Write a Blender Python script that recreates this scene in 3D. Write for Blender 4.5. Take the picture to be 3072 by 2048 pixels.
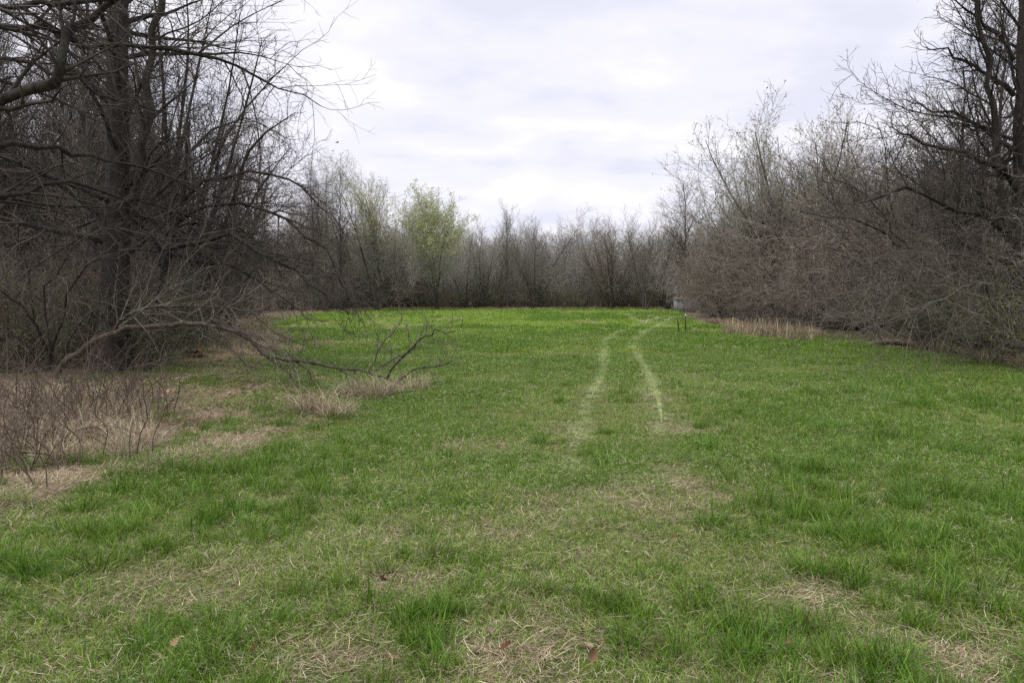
import bpy, math, random
import numpy as np
from mathutils import Vector

R = math.radians
rng = np.random.default_rng(7)
random.seed(7)
for o in list(bpy.data.objects):
    bpy.data.objects.remove(o)
scene = bpy.context.scene
COL = scene.collection

# ------------------------------------------------------------------ camera
F_PX, CX, CY, HORIZ, EYE = 796.4, 512.0, 341.0, 292.0, 1.7
PITCH = math.atan((CY - HORIZ) / F_PX)
cam = bpy.data.cameras.new('camera')
cam.sensor_width = 36.0
cam.lens = 28.0
cam.clip_start = 0.05
cam.clip_end = 3000
camo = bpy.data.objects.new('camera', cam)
COL.objects.link(camo)
camo.location = (0, 0, EYE)
camo.rotation_euler = (math.pi / 2 - PITCH, 0, 0)
scene.camera = camo

# ------------------------------------------------------------------ sky
SUN_EL, SUN_AZ = 72.0, 232.0          # azimuth measured clockwise from +Y: high, a little behind and left
world = bpy.data.worlds.new('World')
scene.world = world
world.use_nodes = True
nt = world.node_tree
nt.nodes.clear()
N = nt.nodes.new
Lk = nt.links.new
wout = N('ShaderNodeOutputWorld')
sky = N('ShaderNodeTexSky')
sky.sky_type = 'NISHITA'
sky.sun_disc = False
sky.sun_elevation = R(SUN_EL)
sky.sun_rotation = R(SUN_AZ)
bg_sky = N('ShaderNodeBackground')
bg_sky.inputs['Strength'].default_value = 0.07
Lk(sky.outputs[0], bg_sky.inputs['Color'])
tc = N('ShaderNodeTexCoord')
sep = N('ShaderNodeSeparateXYZ')
Lk(tc.outputs['Generated'], sep.inputs[0])
zc = N('ShaderNodeMath'); zc.operation = 'MAXIMUM'; zc.inputs[1].default_value = 0.0
Lk(sep.outputs[2], zc.inputs[0])
za = N('ShaderNodeMath'); za.operation = 'ADD'; za.inputs[1].default_value = 0.16
Lk(zc.outputs[0], za.inputs[0])
dv = N('ShaderNodeVectorMath'); dv.operation = 'DIVIDE'
cmb = N('ShaderNodeCombineXYZ'); 
Lk(za.outputs[0], cmb.inputs[0]); Lk(za.outputs[0], cmb.inputs[1]); cmb.inputs[2].default_value = 1.0
Lk(tc.outputs['Generated'], dv.inputs[0]); Lk(cmb.outputs[0], dv.inputs[1])
mp = N('ShaderNodeMapping'); mp.inputs['Scale'].default_value = (1.0, 1.1, 0.4)
mp.inputs['Location'].default_value = (3.1, 0.7, 0)
Lk(dv.outputs[0], mp.inputs['Vector'])
nz = N('ShaderNodeTexNoise'); nz.inputs['Scale'].default_value = 2.1
nz.inputs['Detail'].default_value = 4.5; nz.inputs['Roughness'].default_value = 0.5
Lk(mp.outputs[0], nz.inputs['Vector'])
cr = N('ShaderNodeValToRGB')
cr.color_ramp.interpolation = 'EASE'
cr.color_ramp.elements[0].position = 0.33
cr.color_ramp.elements[0].color = (0.76, 0.77, 0.89, 1)
cr.color_ramp.elements[1].position = 0.66
cr.color_ramp.elements[1].color = (0.97, 0.955, 1.0, 1)
e = cr.color_ramp.elements.new(0.5); e.color = (0.87, 0.86, 0.95, 1)
Lk(nz.outputs['Fac'], cr.inputs[0])
bg_cl = N('ShaderNodeBackground'); bg_cl.inputs['Strength'].default_value = 0.465
Lk(cr.outputs[0], bg_cl.inputs['Color'])
mixs = N('ShaderNodeMixShader'); mixs.inputs[0].default_value = 0.96
Lk(bg_sky.outputs[0], mixs.inputs[1]); Lk(bg_cl.outputs[0], mixs.inputs[2])
Lk(mixs.outputs[0], wout.inputs['Surface'])

sun = bpy.data.lights.new('sun', 'SUN')
sun.energy = 1.5
sun.angle = R(50)
sun.color = (1.0, 0.97, 0.92)
suno = bpy.data.objects.new('sun', sun)
COL.objects.link(suno)
az = R(SUN_AZ)
sd = Vector((math.sin(az) * math.cos(R(SUN_EL)), math.cos(az) * math.cos(R(SUN_EL)), math.sin(R(SUN_EL))))
suno.rotation_euler = sd.to_track_quat('Z', 'Y').to_euler()

vs = scene.view_settings
vs.view_transform = 'Standard'
vs.look = 'None'
vs.exposure = 1.24
vs.gamma = 1.0
vs.use_curve_mapping = False
scene.render.engine = 'CYCLES'
scene.cycles.max_bounces = 5
scene.cycles.diffuse_bounces = 3
scene.cycles.glossy_bounces = 1
scene.cycles.transmission_bounces = 2
scene.cycles.use_denoising = False
scene.cycles.use_adaptive_sampling = False
scene.render.film_transparent = False

# ------------------------------------------------------------------ projection helpers
cp, sp_ = math.cos(PITCH), math.sin(PITCH)

def ray(px, py):
    x = (px - CX) / F_PX
    y = -(py - CY) / F_PX
    return np.array([x, cp + y * sp_, y * cp - sp_])

def ground(px, py, z=0.0):
    r = ray(px, py)
    t = (z - EYE) / r[2]
    return np.array([r[0] * t, r[1] * t, z])

def at(px, py, d):
    r = ray(px, py)
    return np.array([0, 0, EYE]) + r * (d / r[1])

def col_x(px, d):
    return (px - CX) / F_PX * d

# ------------------------------------------------------------------ value noise for layout
_perm = np.random.default_rng(3).random((256, 256))
def vnoise(x, y, s, off=0.0):
    x = np.asarray(x, float) * s + 57.3 + off
    y = np.asarray(y, float) * s + 91.7 + off * 1.7
    xi = np.floor(x).astype(int); yi = np.floor(y).astype(int)
    fx = x - xi; fy = y - yi
    fx = fx * fx * (3 - 2 * fx); fy = fy * fy * (3 - 2 * fy)
    a = _perm[xi % 256, yi % 256]; b = _perm[(xi + 1) % 256, yi % 256]
    c = _perm[xi % 256, (yi + 1) % 256]; d = _perm[(xi + 1) % 256, (yi + 1) % 256]
    return a * (1 - fx) * (1 - fy) + b * fx * (1 - fy) + c * (1 - fx) * fy + d * fx * fy

def fbm(x, y, s, off=0.0):
    return (vnoise(x, y, s, off) * 0.55 + vnoise(x, y, s * 2.1, off + 11) * 0.28 + vnoise(x, y, s * 4.3, off + 23) * 0.17)

def hgt(x, y):
    d = np.sqrt(np.asarray(x, float) ** 2 + np.asarray(y, float) ** 2)
    return (vnoise(x, y, 0.33) - 0.5) * 0.09 + (vnoise(x, y, 1.3, 5) - 0.5) * 0.045 + (vnoise(x, y, 0.05, 9) - 0.5) * 0.12 * np.clip(d / 20, 0, 1)

LEFT = np.array([(-30, -7), (0, -5.2), (5, -4.7), (6.5, -4.2), (8, -3.3), (9.8, -3.0), (12.5, -2.8), (15, -3.8), (20, -6.0), (31, -10), (41, -14.0), (61, -16.5), (74, -13.0), (80, -9), (200, -9)])
RIGHT = np.array([(-30, 8), (0, 8.5), (10, 10), (17.3, 10.7), (25.5, 12.2), (30.7, 10.9), (34.7, 9.9), (45, 10.4), (68, 14.3), (80, 14), (200, 14)])
def far_y(x):
    return 79.5 + 1.2 * np.sin(np.asarray(x, float) * 0.22)

def meadow(x, y):
    """signed distance-like value, positive inside the mown meadow"""
    xl = np.interp(y, LEFT[:, 0], LEFT[:, 1]); xr = np.interp(y, RIGHT[:, 0], RIGHT[:, 1])
    return np.minimum(np.minimum(x - xl, xr - x), far_y(x) - y)

TRK = [np.array([ground(*p)[:2] for p in pts]) for pts in (
    [(566, 470), (577, 445), (588, 405), (597, 385), (603, 368), (605, 350), (609.5, 338), (627, 328.5), (649, 321.5), (668, 315.5)],
    [(668, 480), (665, 450), (662, 425), (659.5, 405), (653, 383), (640, 357), (633, 344), (646, 332), (668, 321), (682, 315)],
    [(626, 314.2), (634, 318.5), (645, 323.0)])]
def smooth_line(P, n):
    P = np.asarray(P, float)
    t = np.arange(len(P)); tt = np.linspace(0, len(P) - 1, n)
    out = np.zeros((n, P.shape[1]))
    i = np.clip(np.floor(tt).astype(int), 0, len(P) - 2); f = (tt - i)[:, None]
    p0 = P[np.clip(i - 1, 0, None)]; p1 = P[i]; p2 = P[i + 1]; p3 = P[np.clip(i + 2, None, len(P) - 1)]
    out = 0.5 * ((2 * p1) + (-p0 + p2) * f + (2 * p0 - 5 * p1 + 4 * p2 - p3) * f ** 2 + (-p0 + 3 * p1 - 3 * p2 + p3) * f ** 3)
    return out
TRKS = [smooth_line(t, 60) for t in TRK]
def track_dist(x, y):
    x = np.asarray(x, float).ravel(); y = np.asarray(y, float).ravel()
    best = np.full(x.shape, 99.0)
    for T in TRKS:
        for a, b in zip(T[:-1], T[1:]):
            ab = b - a; L2 = (ab ** 2).sum() + 1e-9
            t = np.clip(((x - a[0]) * ab[0] + (y - a[1]) * ab[1]) / L2, 0, 1)
            best = np.minimum(best, np.hypot(x - a[0] - t * ab[0], y - a[1] - t * ab[1]))
    return best

# ------------------------------------------------------------------ mesh helpers
class MB:
    def __init__(s):
        s.V = []; s.F = []; s.C = []; s.n = 0; s.M = []
    def add(s, V, F, col=None, mi=0):
        V = np.asarray(V, np.float32).reshape(-1, 3)
        F = np.asarray(F, np.int64)
        s.V.append(V); s.F.append(F + s.n); s.n += len(V)
        s.M.append(np.full(len(F), mi, np.int32))
        if col is None:
            col = np.full((len(V), 3), 0.5, np.float32)
        s.C.append(np.broadcast_to(np.asarray(col, np.float32), (len(V), 3)))
    def mesh(s, name, mats, smooth=True):
        me = bpy.data.meshes.new(name)
        V = np.concatenate(s.V)
        me.vertices.add(len(V)); me.vertices.foreach_set('co', V.ravel())
        sizes = np.concatenate([np.full(len(f), f.shape[1], np.int32) for f in s.F])
        loops = np.concatenate([f.ravel() for f in s.F]).astype(np.int32)
        me.loops.add(len(loops)); me.loops.foreach_set('vertex_index', loops)
        me.polygons.add(len(sizes))
        st = np.concatenate([[0], np.cumsum(sizes)[:-1]]).astype(np.int32)
        me.polygons.foreach_set('loop_start', st)
        me.polygons.foreach_set('material_index', np.concatenate(s.M))
        if smooth:
            me.polygons.foreach_set('use_smooth', np.ones(len(sizes), bool))
        C = np.concatenate(s.C)
        a = me.color_attributes.new('col', 'FLOAT_COLOR', 'POINT')
        a.data.foreach_set('color', np.concatenate([C, np.ones((len(C), 1), np.float32)], 1).astype(np.float32).ravel())
        for m in (mats if isinstance(mats, (list, tuple)) else [mats]):
            me.materials.append(m)
        me.update(calc_edges=True)
        me.validate()
        return me

def unit(v):
    return v / (np.linalg.norm(v, axis=-1, keepdims=True) + 1e-12)

def tubes(mb, P, Rr, k, col=None, cap=False, mi=0):
    P = np.asarray(P, float); Rr = np.asarray(Rr, float)
    if P.ndim == 2:
        P = P[None]; Rr = Rr[None]
    Nn, n, _ = P.shape
    T = unit(np.gradient(P, axis=1))
    md = unit(P[:, -1] - P[:, 0])
    ax = np.argmin(np.abs(md), axis=1)
    ref = np.eye(3)[ax][:, None, :]
    U = unit(np.cross(T, np.broadcast_to(ref, T.shape)))
    W = np.cross(T, U)
    a = np.linspace(0, 2 * math.pi, k, endpoint=False)
    V = P[:, :, None, :] + Rr[:, :, None, None] * (np.cos(a)[None, None, :, None] * U[:, :, None, :] + np.sin(a)[None, None, :, None] * W[:, :, None, :])
    i = np.arange(Nn)[:, None, None] * (n * k) + np.arange(n - 1)[None, :, None] * k
    j = np.arange(k)[None, None, :]; j2 = (j + 1) % k
    Fq = np.stack([i + j, i + j2, i + k + j2, i + k + j], -1).reshape(-1, 4)
    if col is not None:
        col = np.asarray(col)
        if col.ndim == 2:
            col = np.repeat(col, n * k, axis=0)
    mb.add(V.reshape(-1, 3), Fq, col, mi)
    if cap:
        for b in range(Nn):
            base = b * n * k
            o = mb.n - Nn * n * k
            mb.F.append(np.array([[o + base + q for q in range(k)]][0:1])[:, ::-1]); mb.M.append(np.array([mi], np.int32))
            mb.F.append(np.array([[o + base + (n - 1) * k + q for q in range(k)]])); mb.M.append(np.array([mi], np.int32))

def walk(p0, d0, L, n, wig, trop, g, droop_end=0.0):
    """random walk of N branches at once"""
    Nn = len(p0)
    P = np.zeros((Nn, n, 3)); P[:, 0] = p0
    d = unit(d0.copy()); st = (L / (n - 1))[:, None]
    for s in range(1, n):
        tv = trop + droop_end * (s / (n - 1))
        d = unit(d + wig * g.normal(size=(Nn, 3)) + np.array([0, 0, 1.0]) * tv)
        P[:, s] = P[:, s - 1] + d * st
    return P

def spawn(P, Rr, Ln, g, dens, t0, t1, ang, angsd, lr, rr, n, wig, trop, prof=1.0, minr=0.003, droop=0.0, bias=None, maxr=None, per=None, minlen=0.0, power=1.0):
    Nn, m, _ = P.shape
    cnt = np.full(Nn, per) if per is not None else np.maximum(0, np.round(Ln * dens * (t1 - t0) + g.uniform(-0.5, 0.5, Nn))).astype(int)
    ids = np.repeat(np.arange(Nn), cnt)
    if len(ids) == 0:
        return np.zeros((0, n, 3)), np.zeros((0, n)), np.zeros(0)
    seq = np.concatenate([np.arange(c) for c in cnt])
    t = t0 + (t1 - t0) * np.clip((seq + g.random(len(ids))) / np.repeat(cnt, cnt), 0, 1) ** power
    f = t * (m - 1); i = np.clip(np.floor(f).astype(int), 0, m - 2); fr = (f - i)[:, None]
    A = P[ids, i]; B = P[ids, i + 1]
    p0 = A * (1 - fr) + B * fr
    T = unit(B - A)
    rb = Rr[ids, i] * (1 - fr[:, 0]) + Rr[ids, i + 1] * fr[:, 0]
    ref = np.where(np.abs(T[:, 2:3]) > 0.9, np.array([[1.0, 0, 0]]), np.array([[0, 0, 1.0]]))
    U = unit(np.cross(T, ref)); W = np.cross(T, U)
    phi = seq * 2.39996 + np.repeat(g.random(Nn) * 6.28, cnt) + g.normal(size=len(ids)) * 0.5
    a = ang + angsd * g.normal(size=len(ids))
    d = np.cos(a)[:, None] * T + np.sin(a)[:, None] * (np.cos(phi)[:, None] * U + np.sin(phi)[:, None] * W)
    if bias is not None:
        d = unit(d + bias)
    L = Ln[ids] * lr * (1 - (1 - prof) * (t - t0) / (t1 - t0 + 1e-9)) * np.clip(1 + 0.28 * g.normal(size=len(ids)), 0.4, 1.8)
    L = np.maximum(L, minlen)
    r0 = np.maximum(rb * rr * np.clip(1 + 0.15 * g.normal(size=len(ids)), 0.6, 1.3), minr)
    if maxr is not None:
        r0 = np.minimum(r0, maxr)
    Q = walk(p0, d, L, n, wig, trop, g, droop)
    s = np.linspace(0, 1, n)
    RR = np.maximum(r0[:, None] * (1 - 0.97 * s ** .8)[None], minr * (1 - 0.5 * s)[None])
    return Q, RR, L

# ------------------------------------------------------------------ materials
def newmat(name):
    m = bpy.data.materials.new(name); m.use_nodes = True
    t = m.node_tree; t.nodes.clear()
    out = t.nodes.new('ShaderNodeOutputMaterial'); b = t.nodes.new('ShaderNodeBsdfPrincipled')
    t.links.new(b.outputs[0], out.inputs[0])
    b.inputs['Specular IOR Level'].default_value = 0.2
    b.inputs['Roughness'].default_value = 0.85
    return m, t, b

def bark_mat(name, c0, c1, scale=6.0, bump=0.5, stretch=0.25, rough=0.9, lichen=None):
    m, t, b = newmat(name)
    tcn = t.nodes.new('ShaderNodeTexCoord'); mpn = t.nodes.new('ShaderNodeMapping')
    mpn.inputs['Scale'].default_value = (1, 1, stretch)
    t.links.new(tcn.outputs['Object'], mpn.inputs[0])
    n1 = t.nodes.new('ShaderNodeTexNoise'); n1.inputs['Scale'].default_value = scale; n1.inputs['Detail'].default_value = 5
    n1.inputs['Roughness'].default_value = 0.65
    t.links.new(mpn.outputs[0], n1.inputs['Vector'])
    rp = t.nodes.new('ShaderNodeValToRGB')
    rp.color_ramp.elements[0].position = 0.32; rp.color_ramp.elements[0].color = (*c0, 1)
    rp.color_ramp.elements[1].position = 0.68; rp.color_ramp.elements[1].color = (*c1, 1)
    t.links.new(n1.outputs['Fac'], rp.inputs[0])
    oi = t.nodes.new('ShaderNodeObjectInfo')
    hs = t.nodes.new('ShaderNodeHueSaturation')
    mr = t.nodes.new('ShaderNodeMapRange'); mr.inputs['To Min'].default_value = 0.78; mr.inputs['To Max'].default_value = 1.22
    t.links.new(oi.outputs['Random'], mr.inputs['Value']); t.links.new(mr.outputs[0], hs.inputs['Value'])
    last = rp.outputs[0]
    if lichen:
        n2 = t.nodes.new('ShaderNodeTexNoise'); n2.inputs['Scale'].default_value = 2.3; n2.inputs['Detail'].default_value = 6
        t.links.new(tcn.outputs['Object'], n2.inputs['Vector'])
        r2 = t.nodes.new('ShaderNodeValToRGB'); r2.color_ramp.elements[0].position = 0.52; r2.color_ramp.elements[1].position = 0.66
        t.links.new(n2.outputs['Fac'], r2.inputs[0])
        mx = t.nodes.new('ShaderNodeMix'); mx.data_type = 'RGBA'; mx.inputs[7].default_value = (*lichen, 1)
        t.links.new(r2.outputs[0], mx.inputs[0]); t.links.new(last, mx.inputs[6]); last = mx.outputs[2]
    t.links.new(last, hs.inputs['Color'])
    t.links.new(hs.outputs[0], b.inputs['Base Color'])
    b.inputs['Roughness'].default_value = rough
    if bump:
        bp = t.nodes.new('ShaderNodeBump'); bp.inputs['Strength'].default_value = bump; bp.inputs['Distance'].default_value = 0.03
        t.links.new(n1.outputs['Fac'], bp.inputs['Height']); t.links.new(bp.outputs[0], b.inputs['Normal'])
    return m

M = {}
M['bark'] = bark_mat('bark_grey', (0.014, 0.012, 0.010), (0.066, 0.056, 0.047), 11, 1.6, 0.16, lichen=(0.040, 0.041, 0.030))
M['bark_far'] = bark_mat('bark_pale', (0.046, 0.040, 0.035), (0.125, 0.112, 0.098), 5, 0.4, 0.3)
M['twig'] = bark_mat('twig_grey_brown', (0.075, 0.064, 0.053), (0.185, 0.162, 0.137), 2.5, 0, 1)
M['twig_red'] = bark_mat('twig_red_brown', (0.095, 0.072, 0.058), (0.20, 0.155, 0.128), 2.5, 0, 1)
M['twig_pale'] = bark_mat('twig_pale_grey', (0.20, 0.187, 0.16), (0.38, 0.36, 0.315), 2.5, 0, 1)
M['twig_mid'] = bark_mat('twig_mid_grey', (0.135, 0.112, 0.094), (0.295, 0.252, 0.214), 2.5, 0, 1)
M['twig_far'] = bark_mat('twig_far_grey', (0.20, 0.188, 0.165), (0.38, 0.36, 0.325), 2.5, 0, 1)  # far copy of the twig colour, paled to stand for distance haze
M['twig_dark'] = bark_mat('twig_dark', (0.038, 0.032, 0.027), (0.098, 0.083, 0.070), 2.5, 0, 1)  # darker twig copy for near crowns, shade put into the colour
M['sapling'] = bark_mat('sapling_bark', (0.036, 0.030, 0.024), (0.115, 0.094, 0.076), 13, 1.0, 0.6)
M['bramble'] = bark_mat('bramble_stem', (0.075, 0.055, 0.045), (0.17, 0.13, 0.11), 4, 0, 1)
M['log'] = bark_mat('log_bark', (0.07, 0.055, 0.045), (0.20, 0.16, 0.13), 12, 0.7, 1)

def leaf_mat(name, trans=0.35, hue=0.03, val=0.25, rough=0.55, spec=0.3):
    m, t, b = newmat(name)
    at_ = t.nodes.new('ShaderNodeAttribute'); at_.attribute_name = 'col'
    oi = t.nodes.new('ShaderNodeObjectInfo')
    hs = t.nodes.new('ShaderNodeHueSaturation')
    m1 = t.nodes.new('ShaderNodeMapRange'); m1.inputs['To Min'].default_value = 0.5 - hue; m1.inputs['To Max'].default_value = 0.5 + hue
    m2 = t.nodes.new('ShaderNodeMapRange'); m2.inputs['To Min'].default_value = 1 - val; m2.inputs['To Max'].default_value = 1 + val
    wn = t.nodes.new('ShaderNodeTexWhiteNoise'); wn.noise_dimensions = '1D'
    t.links.new(oi.outputs['Random'], m1.inputs['Value'])
    t.links.new(oi.outputs['Random'], wn.inputs['W']); t.links.new(wn.outputs['Value'], m2.inputs['Value'])
    t.links.new(m1.outputs[0], hs.inputs['Hue']); t.links.new(m2.outputs[0], hs.inputs['Value'])
    t.links.new(at_.outputs['Color'], hs.inputs['Color'])
    t.links.new(hs.outputs[0], b.inputs['Base Color'])
    b.inputs['Roughness'].default_value = rough
    b.inputs['Specular IOR Level'].default_value = spec
    if trans:
        tr = t.nodes.new('ShaderNodeBsdfTranslucent'); mx = t.nodes.new('ShaderNodeMixShader'); mx.inputs[0].default_value = trans
        t.links.new(hs.outputs[0], tr.inputs['Color'])
        t.links.new(b.outputs[0], mx.inputs[1]); t.links.new(tr.outputs[0], mx.inputs[2])
        out = [n for n in t.nodes if n.type == 'OUTPUT_MATERIAL'][0]
        t.links.new(mx.outputs[0], out.inputs[0])
    return m
M['grass'] = leaf_mat('grass_blade', 0.3, 0.014, 0.16, 0.5, 0.35)
M['straw'] = leaf_mat('dry_straw', 0.15, 0.01, 0.2, 0.7, 0.2)
M['leaf'] = leaf_mat('young_leaf', 0.4, 0.012, 0.15, 0.6, 0.2)
M['dead_leaf'] = leaf_mat('dead_leaf', 0.1, 0.01, 0.25, 0.75, 0.2)

def plain(name, c, rough=0.8, noise=0.25, scale=8, stretch=(1, 1, 1)):
    m, t, b = newmat(name)
    tcn = t.nodes.new('ShaderNodeTexCoord'); mpn = t.nodes.new('ShaderNodeMapping'); mpn.inputs['Scale'].default_value = stretch
    n1 = t.nodes.new('ShaderNodeTexNoise'); n1.inputs['Scale'].default_value = scale; n1.inputs['Detail'].default_value = 5
    t.links.new(tcn.outputs['Object'], mpn.inputs[0]); t.links.new(mpn.outputs[0], n1.inputs['Vector'])
    rp = t.nodes.new('ShaderNodeValToRGB')
    rp.color_ramp.elements[0].position = 0.3; rp.color_ramp.elements[0].color = (*[x * (1 - noise) for x in c], 1)
    rp.color_ramp.elements[1].position = 0.7; rp.color_ramp.elements[1].color = (*[min(1, x * (1 + noise)) for x in c], 1)
    t.links.new(n1.outputs['Fac'], rp.inputs[0])
    oi = t.nodes.new('ShaderNodeObjectInfo'); hs = t.nodes.new('ShaderNodeHueSaturation')
    mr = t.nodes.new('ShaderNodeMapRange'); mr.inputs['To Min'].default_value = 0.75; mr.inputs['To Max'].default_value = 1.2
    t.links.new(oi.outputs['Random'], mr.inputs['Value']); t.links.new(mr.outputs[0], hs.inputs['Value'])
    t.links.new(rp.outputs[0], hs.inputs['Color']); t.links.new(hs.outputs[0], b.inputs['Base Color'])
    b.inputs['Roughness'].default_value = rough
    return m
M['plank'] = plain('weathered_plank', (0.36, 0.36, 0.365), 0.9, 0.35, 3, (6, 6, 0.6))
M['roof'] = plain('shed_roof', (0.15, 0.15, 0.15), 0.7, 0.3, 4)
M['post'] = plain('post_green', (0.035, 0.05, 0.035), 0.6, 0.3, 10)
M['white'] = plain('post_white_tip', (0.75, 0.73, 0.70), 0.6, 0.08, 10)
M['cut'] = plain('cut_wood', (0.24, 0.12, 0.065), 0.85, 0.3, 14)
M['bird'] = plain('bird_feather', (0.03, 0.03, 0.035), 0.8, 0.2, 20)
M['dead_wood'] = plain('dead_wood', (0.17, 0.12, 0.10), 0.9, 0.35, 5, (1, 1, 3))

# ground
def ground_mat():
    m, t, b = newmat('meadow_soil')
    g = t.nodes.new('ShaderNodeNewGeometry')
    def noise(s, d=6, r=0.6):
        n = t.nodes.new('ShaderNodeTexNoise'); n.inputs['Scale'].default_value = s; n.inputs['Detail'].default_value = d; n.inputs['Roughness'].default_value = r
        t.links.new(g.outputs['Position'], n.inputs['Vector']); return n
    def ramp(src, p0, c0, p1, c1):
        r = t.nodes.new('ShaderNodeValToRGB')
        r.color_ramp.elements[0].position = p0; r.color_ramp.elements[0].color = (*c0, 1)
        r.color_ramp.elements[1].position = p1; r.color_ramp.elements[1].color = (*c1, 1)
        t.links.new(src, r.inputs[0]); return r
    def mix(f, a, c):
        x = t.nodes.new('ShaderNodeMix'); x.data_type = 'RGBA'
        t.links.new(f, x.inputs[0]); t.links.new(a, x.inputs[6]); t.links.new(c, x.inputs[7]); return x.outputs[2]
    fine = noise(38, 8, 0.7); mid = noise(3.2, 5); fine2 = noise(90, 4)
    thatch = ramp(fine.outputs['Fac'], 0.3, (0.060, 0.052, 0.030), 0.7, (0.21, 0.18, 0.115))
    green = ramp(fine2.outputs['Fac'], 0.3, (0.040, 0.075, 0.010), 0.7, (0.085, 0.135, 0.02))
    gm = ramp(mid.outputs['Fac'], 0.40, (0.25, 0.25, 0.25), 0.62, (0.9, 0.9, 0.9))
    base = mix(gm.outputs[0], thatch.outputs[0], green.outputs[0])
    litter = ramp(fine.outputs['Fac'], 0.3, (0.075, 0.062, 0.045), 0.7, (0.25, 0.205, 0.15))
    a1 = t.nodes.new('ShaderNodeAttribute'); a1.attribute_name = 'litter'
    farg = ramp(fine2.outputs['Fac'], 0.3, (0.13, 0.22, 0.022), 0.7, (0.20, 0.30, 0.04))
    a3 = t.nodes.new('ShaderNodeAttribute'); a3.attribute_name = 'fargreen'
    base = mix(a3.outputs['Fac'], base, farg.outputs[0])
    ln = noise(1.6, 6, 0.7)
    ad = t.nodes.new('ShaderNodeMath'); ad.operation = 'ADD'
    sb = t.nodes.new('ShaderNodeMath'); sb.operation = 'SUBTRACT'; sb.inputs[1].default_value = 0.5
    t.links.new(ln.outputs['Fac'], sb.inputs[0]); t.links.new(sb.outputs[0], ad.inputs[0]); t.links.new(a1.outputs['Fac'], ad.inputs[1])
    lr_ = ramp(ad.outputs[0], 0.35, (0, 0, 0), 0.65, (1, 1, 1))
    fin = mix(lr_.outputs[0], base, litter.outputs[0])
    t.links.new(fin, b.inputs['Base Color'])
    bp = t.nodes.new('ShaderNodeBump'); bp.inputs['Strength'].default_value = 0.8; bp.inputs['Distance'].default_value = 0.03
    t.links.new(fine.outputs['Fac'], bp.inputs['Height']); t.links.new(bp.outputs[0], b.inputs['Normal'])
    b.inputs['Roughness'].default_value = 0.95; b.inputs['Specular IOR Level'].default_value = 0.05
    return m
M['ground'] = ground_mat()

# ------------------------------------------------------------------ object helpers
def tag(o, label=None, cat=None, group=None, kind=None):
    if label: o['label'] = label
    if cat: o['category'] = cat
    if group: o['group'] = group
    if kind: o['kind'] = kind
    return o
def obj(name, me, parent=None, loc=None, rot=None, scale=None):
    o = bpy.data.objects.new(name, me); COL.objects.link(o)
    if parent: o.parent = parent
    if loc is not None: o.location = [float(v) for v in loc]
    if rot is not None: o.rotation_euler = [float(v) for v in rot]
    if scale is not None: o.scale = [float(v) for v in scale]
    return o
def empty(name, loc, rz=0.0, sc=1.0):
    o = bpy.data.objects.new(name, None); COL.objects.link(o)
    o.location = [float(v) for v in loc]; o.rotation_euler = (0, 0, rz)
    o.scale = (sc, sc, sc) if not isinstance(sc, (tuple, list)) else sc
    o.empty_display_size = 0.3
    return o

# ------------------------------------------------------------------ ground sheet
def axis(lo, hi, step, far_lo, far_hi):
    a = np.arange(lo, hi + 1e-6, step)
    l = lo - np.cumsum(step * 1.35 ** np.arange(1, 40)); l = l[l > far_lo]
    h = hi + np.cumsum(step * 1.35 ** np.arange(1, 40)); h = h[h < far_hi]
    return np.concatenate([[far_lo], l[::-1], a, h, [far_hi]])
gx = axis(-20, 20, 0.4, -900, 900); gy = axis(-4, 84, 0.4, -300, 1500)
GX, GY = np.meshgrid(gx, gy)
GZ = hgt(GX, GY) 
mb = MB()
nx, ny = len(gx), len(gy)
ii = (np.arange(ny - 1)[:, None] * nx + np.arange(nx - 1)[None]).ravel()
mb.add(np.stack([GX, GY, GZ], -1).reshape(-1, 3), np.stack([ii, ii + 1, ii + nx + 1, ii + nx], -1))
gme = mb.mesh('ground', M['ground'])
md_ = meadow(GX, GY).ravel() + (fbm(GX, GY, 0.5).ravel() - 0.5) * 2.5
la = gme.attributes.new('litter', 'FLOAT', 'POINT'); la.data.foreach_set('value', np.clip(0.5 - md_ * 0.7, 0, 1).astype(np.float32))
fg = gme.attributes.new('fargreen', 'FLOAT', 'POINT'); fg.data.foreach_set('value', np.clip((GY.ravel() - 14) / 22, 0, 0.85).astype(np.float32))
tag(obj('ground', gme), kind='structure')

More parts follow.
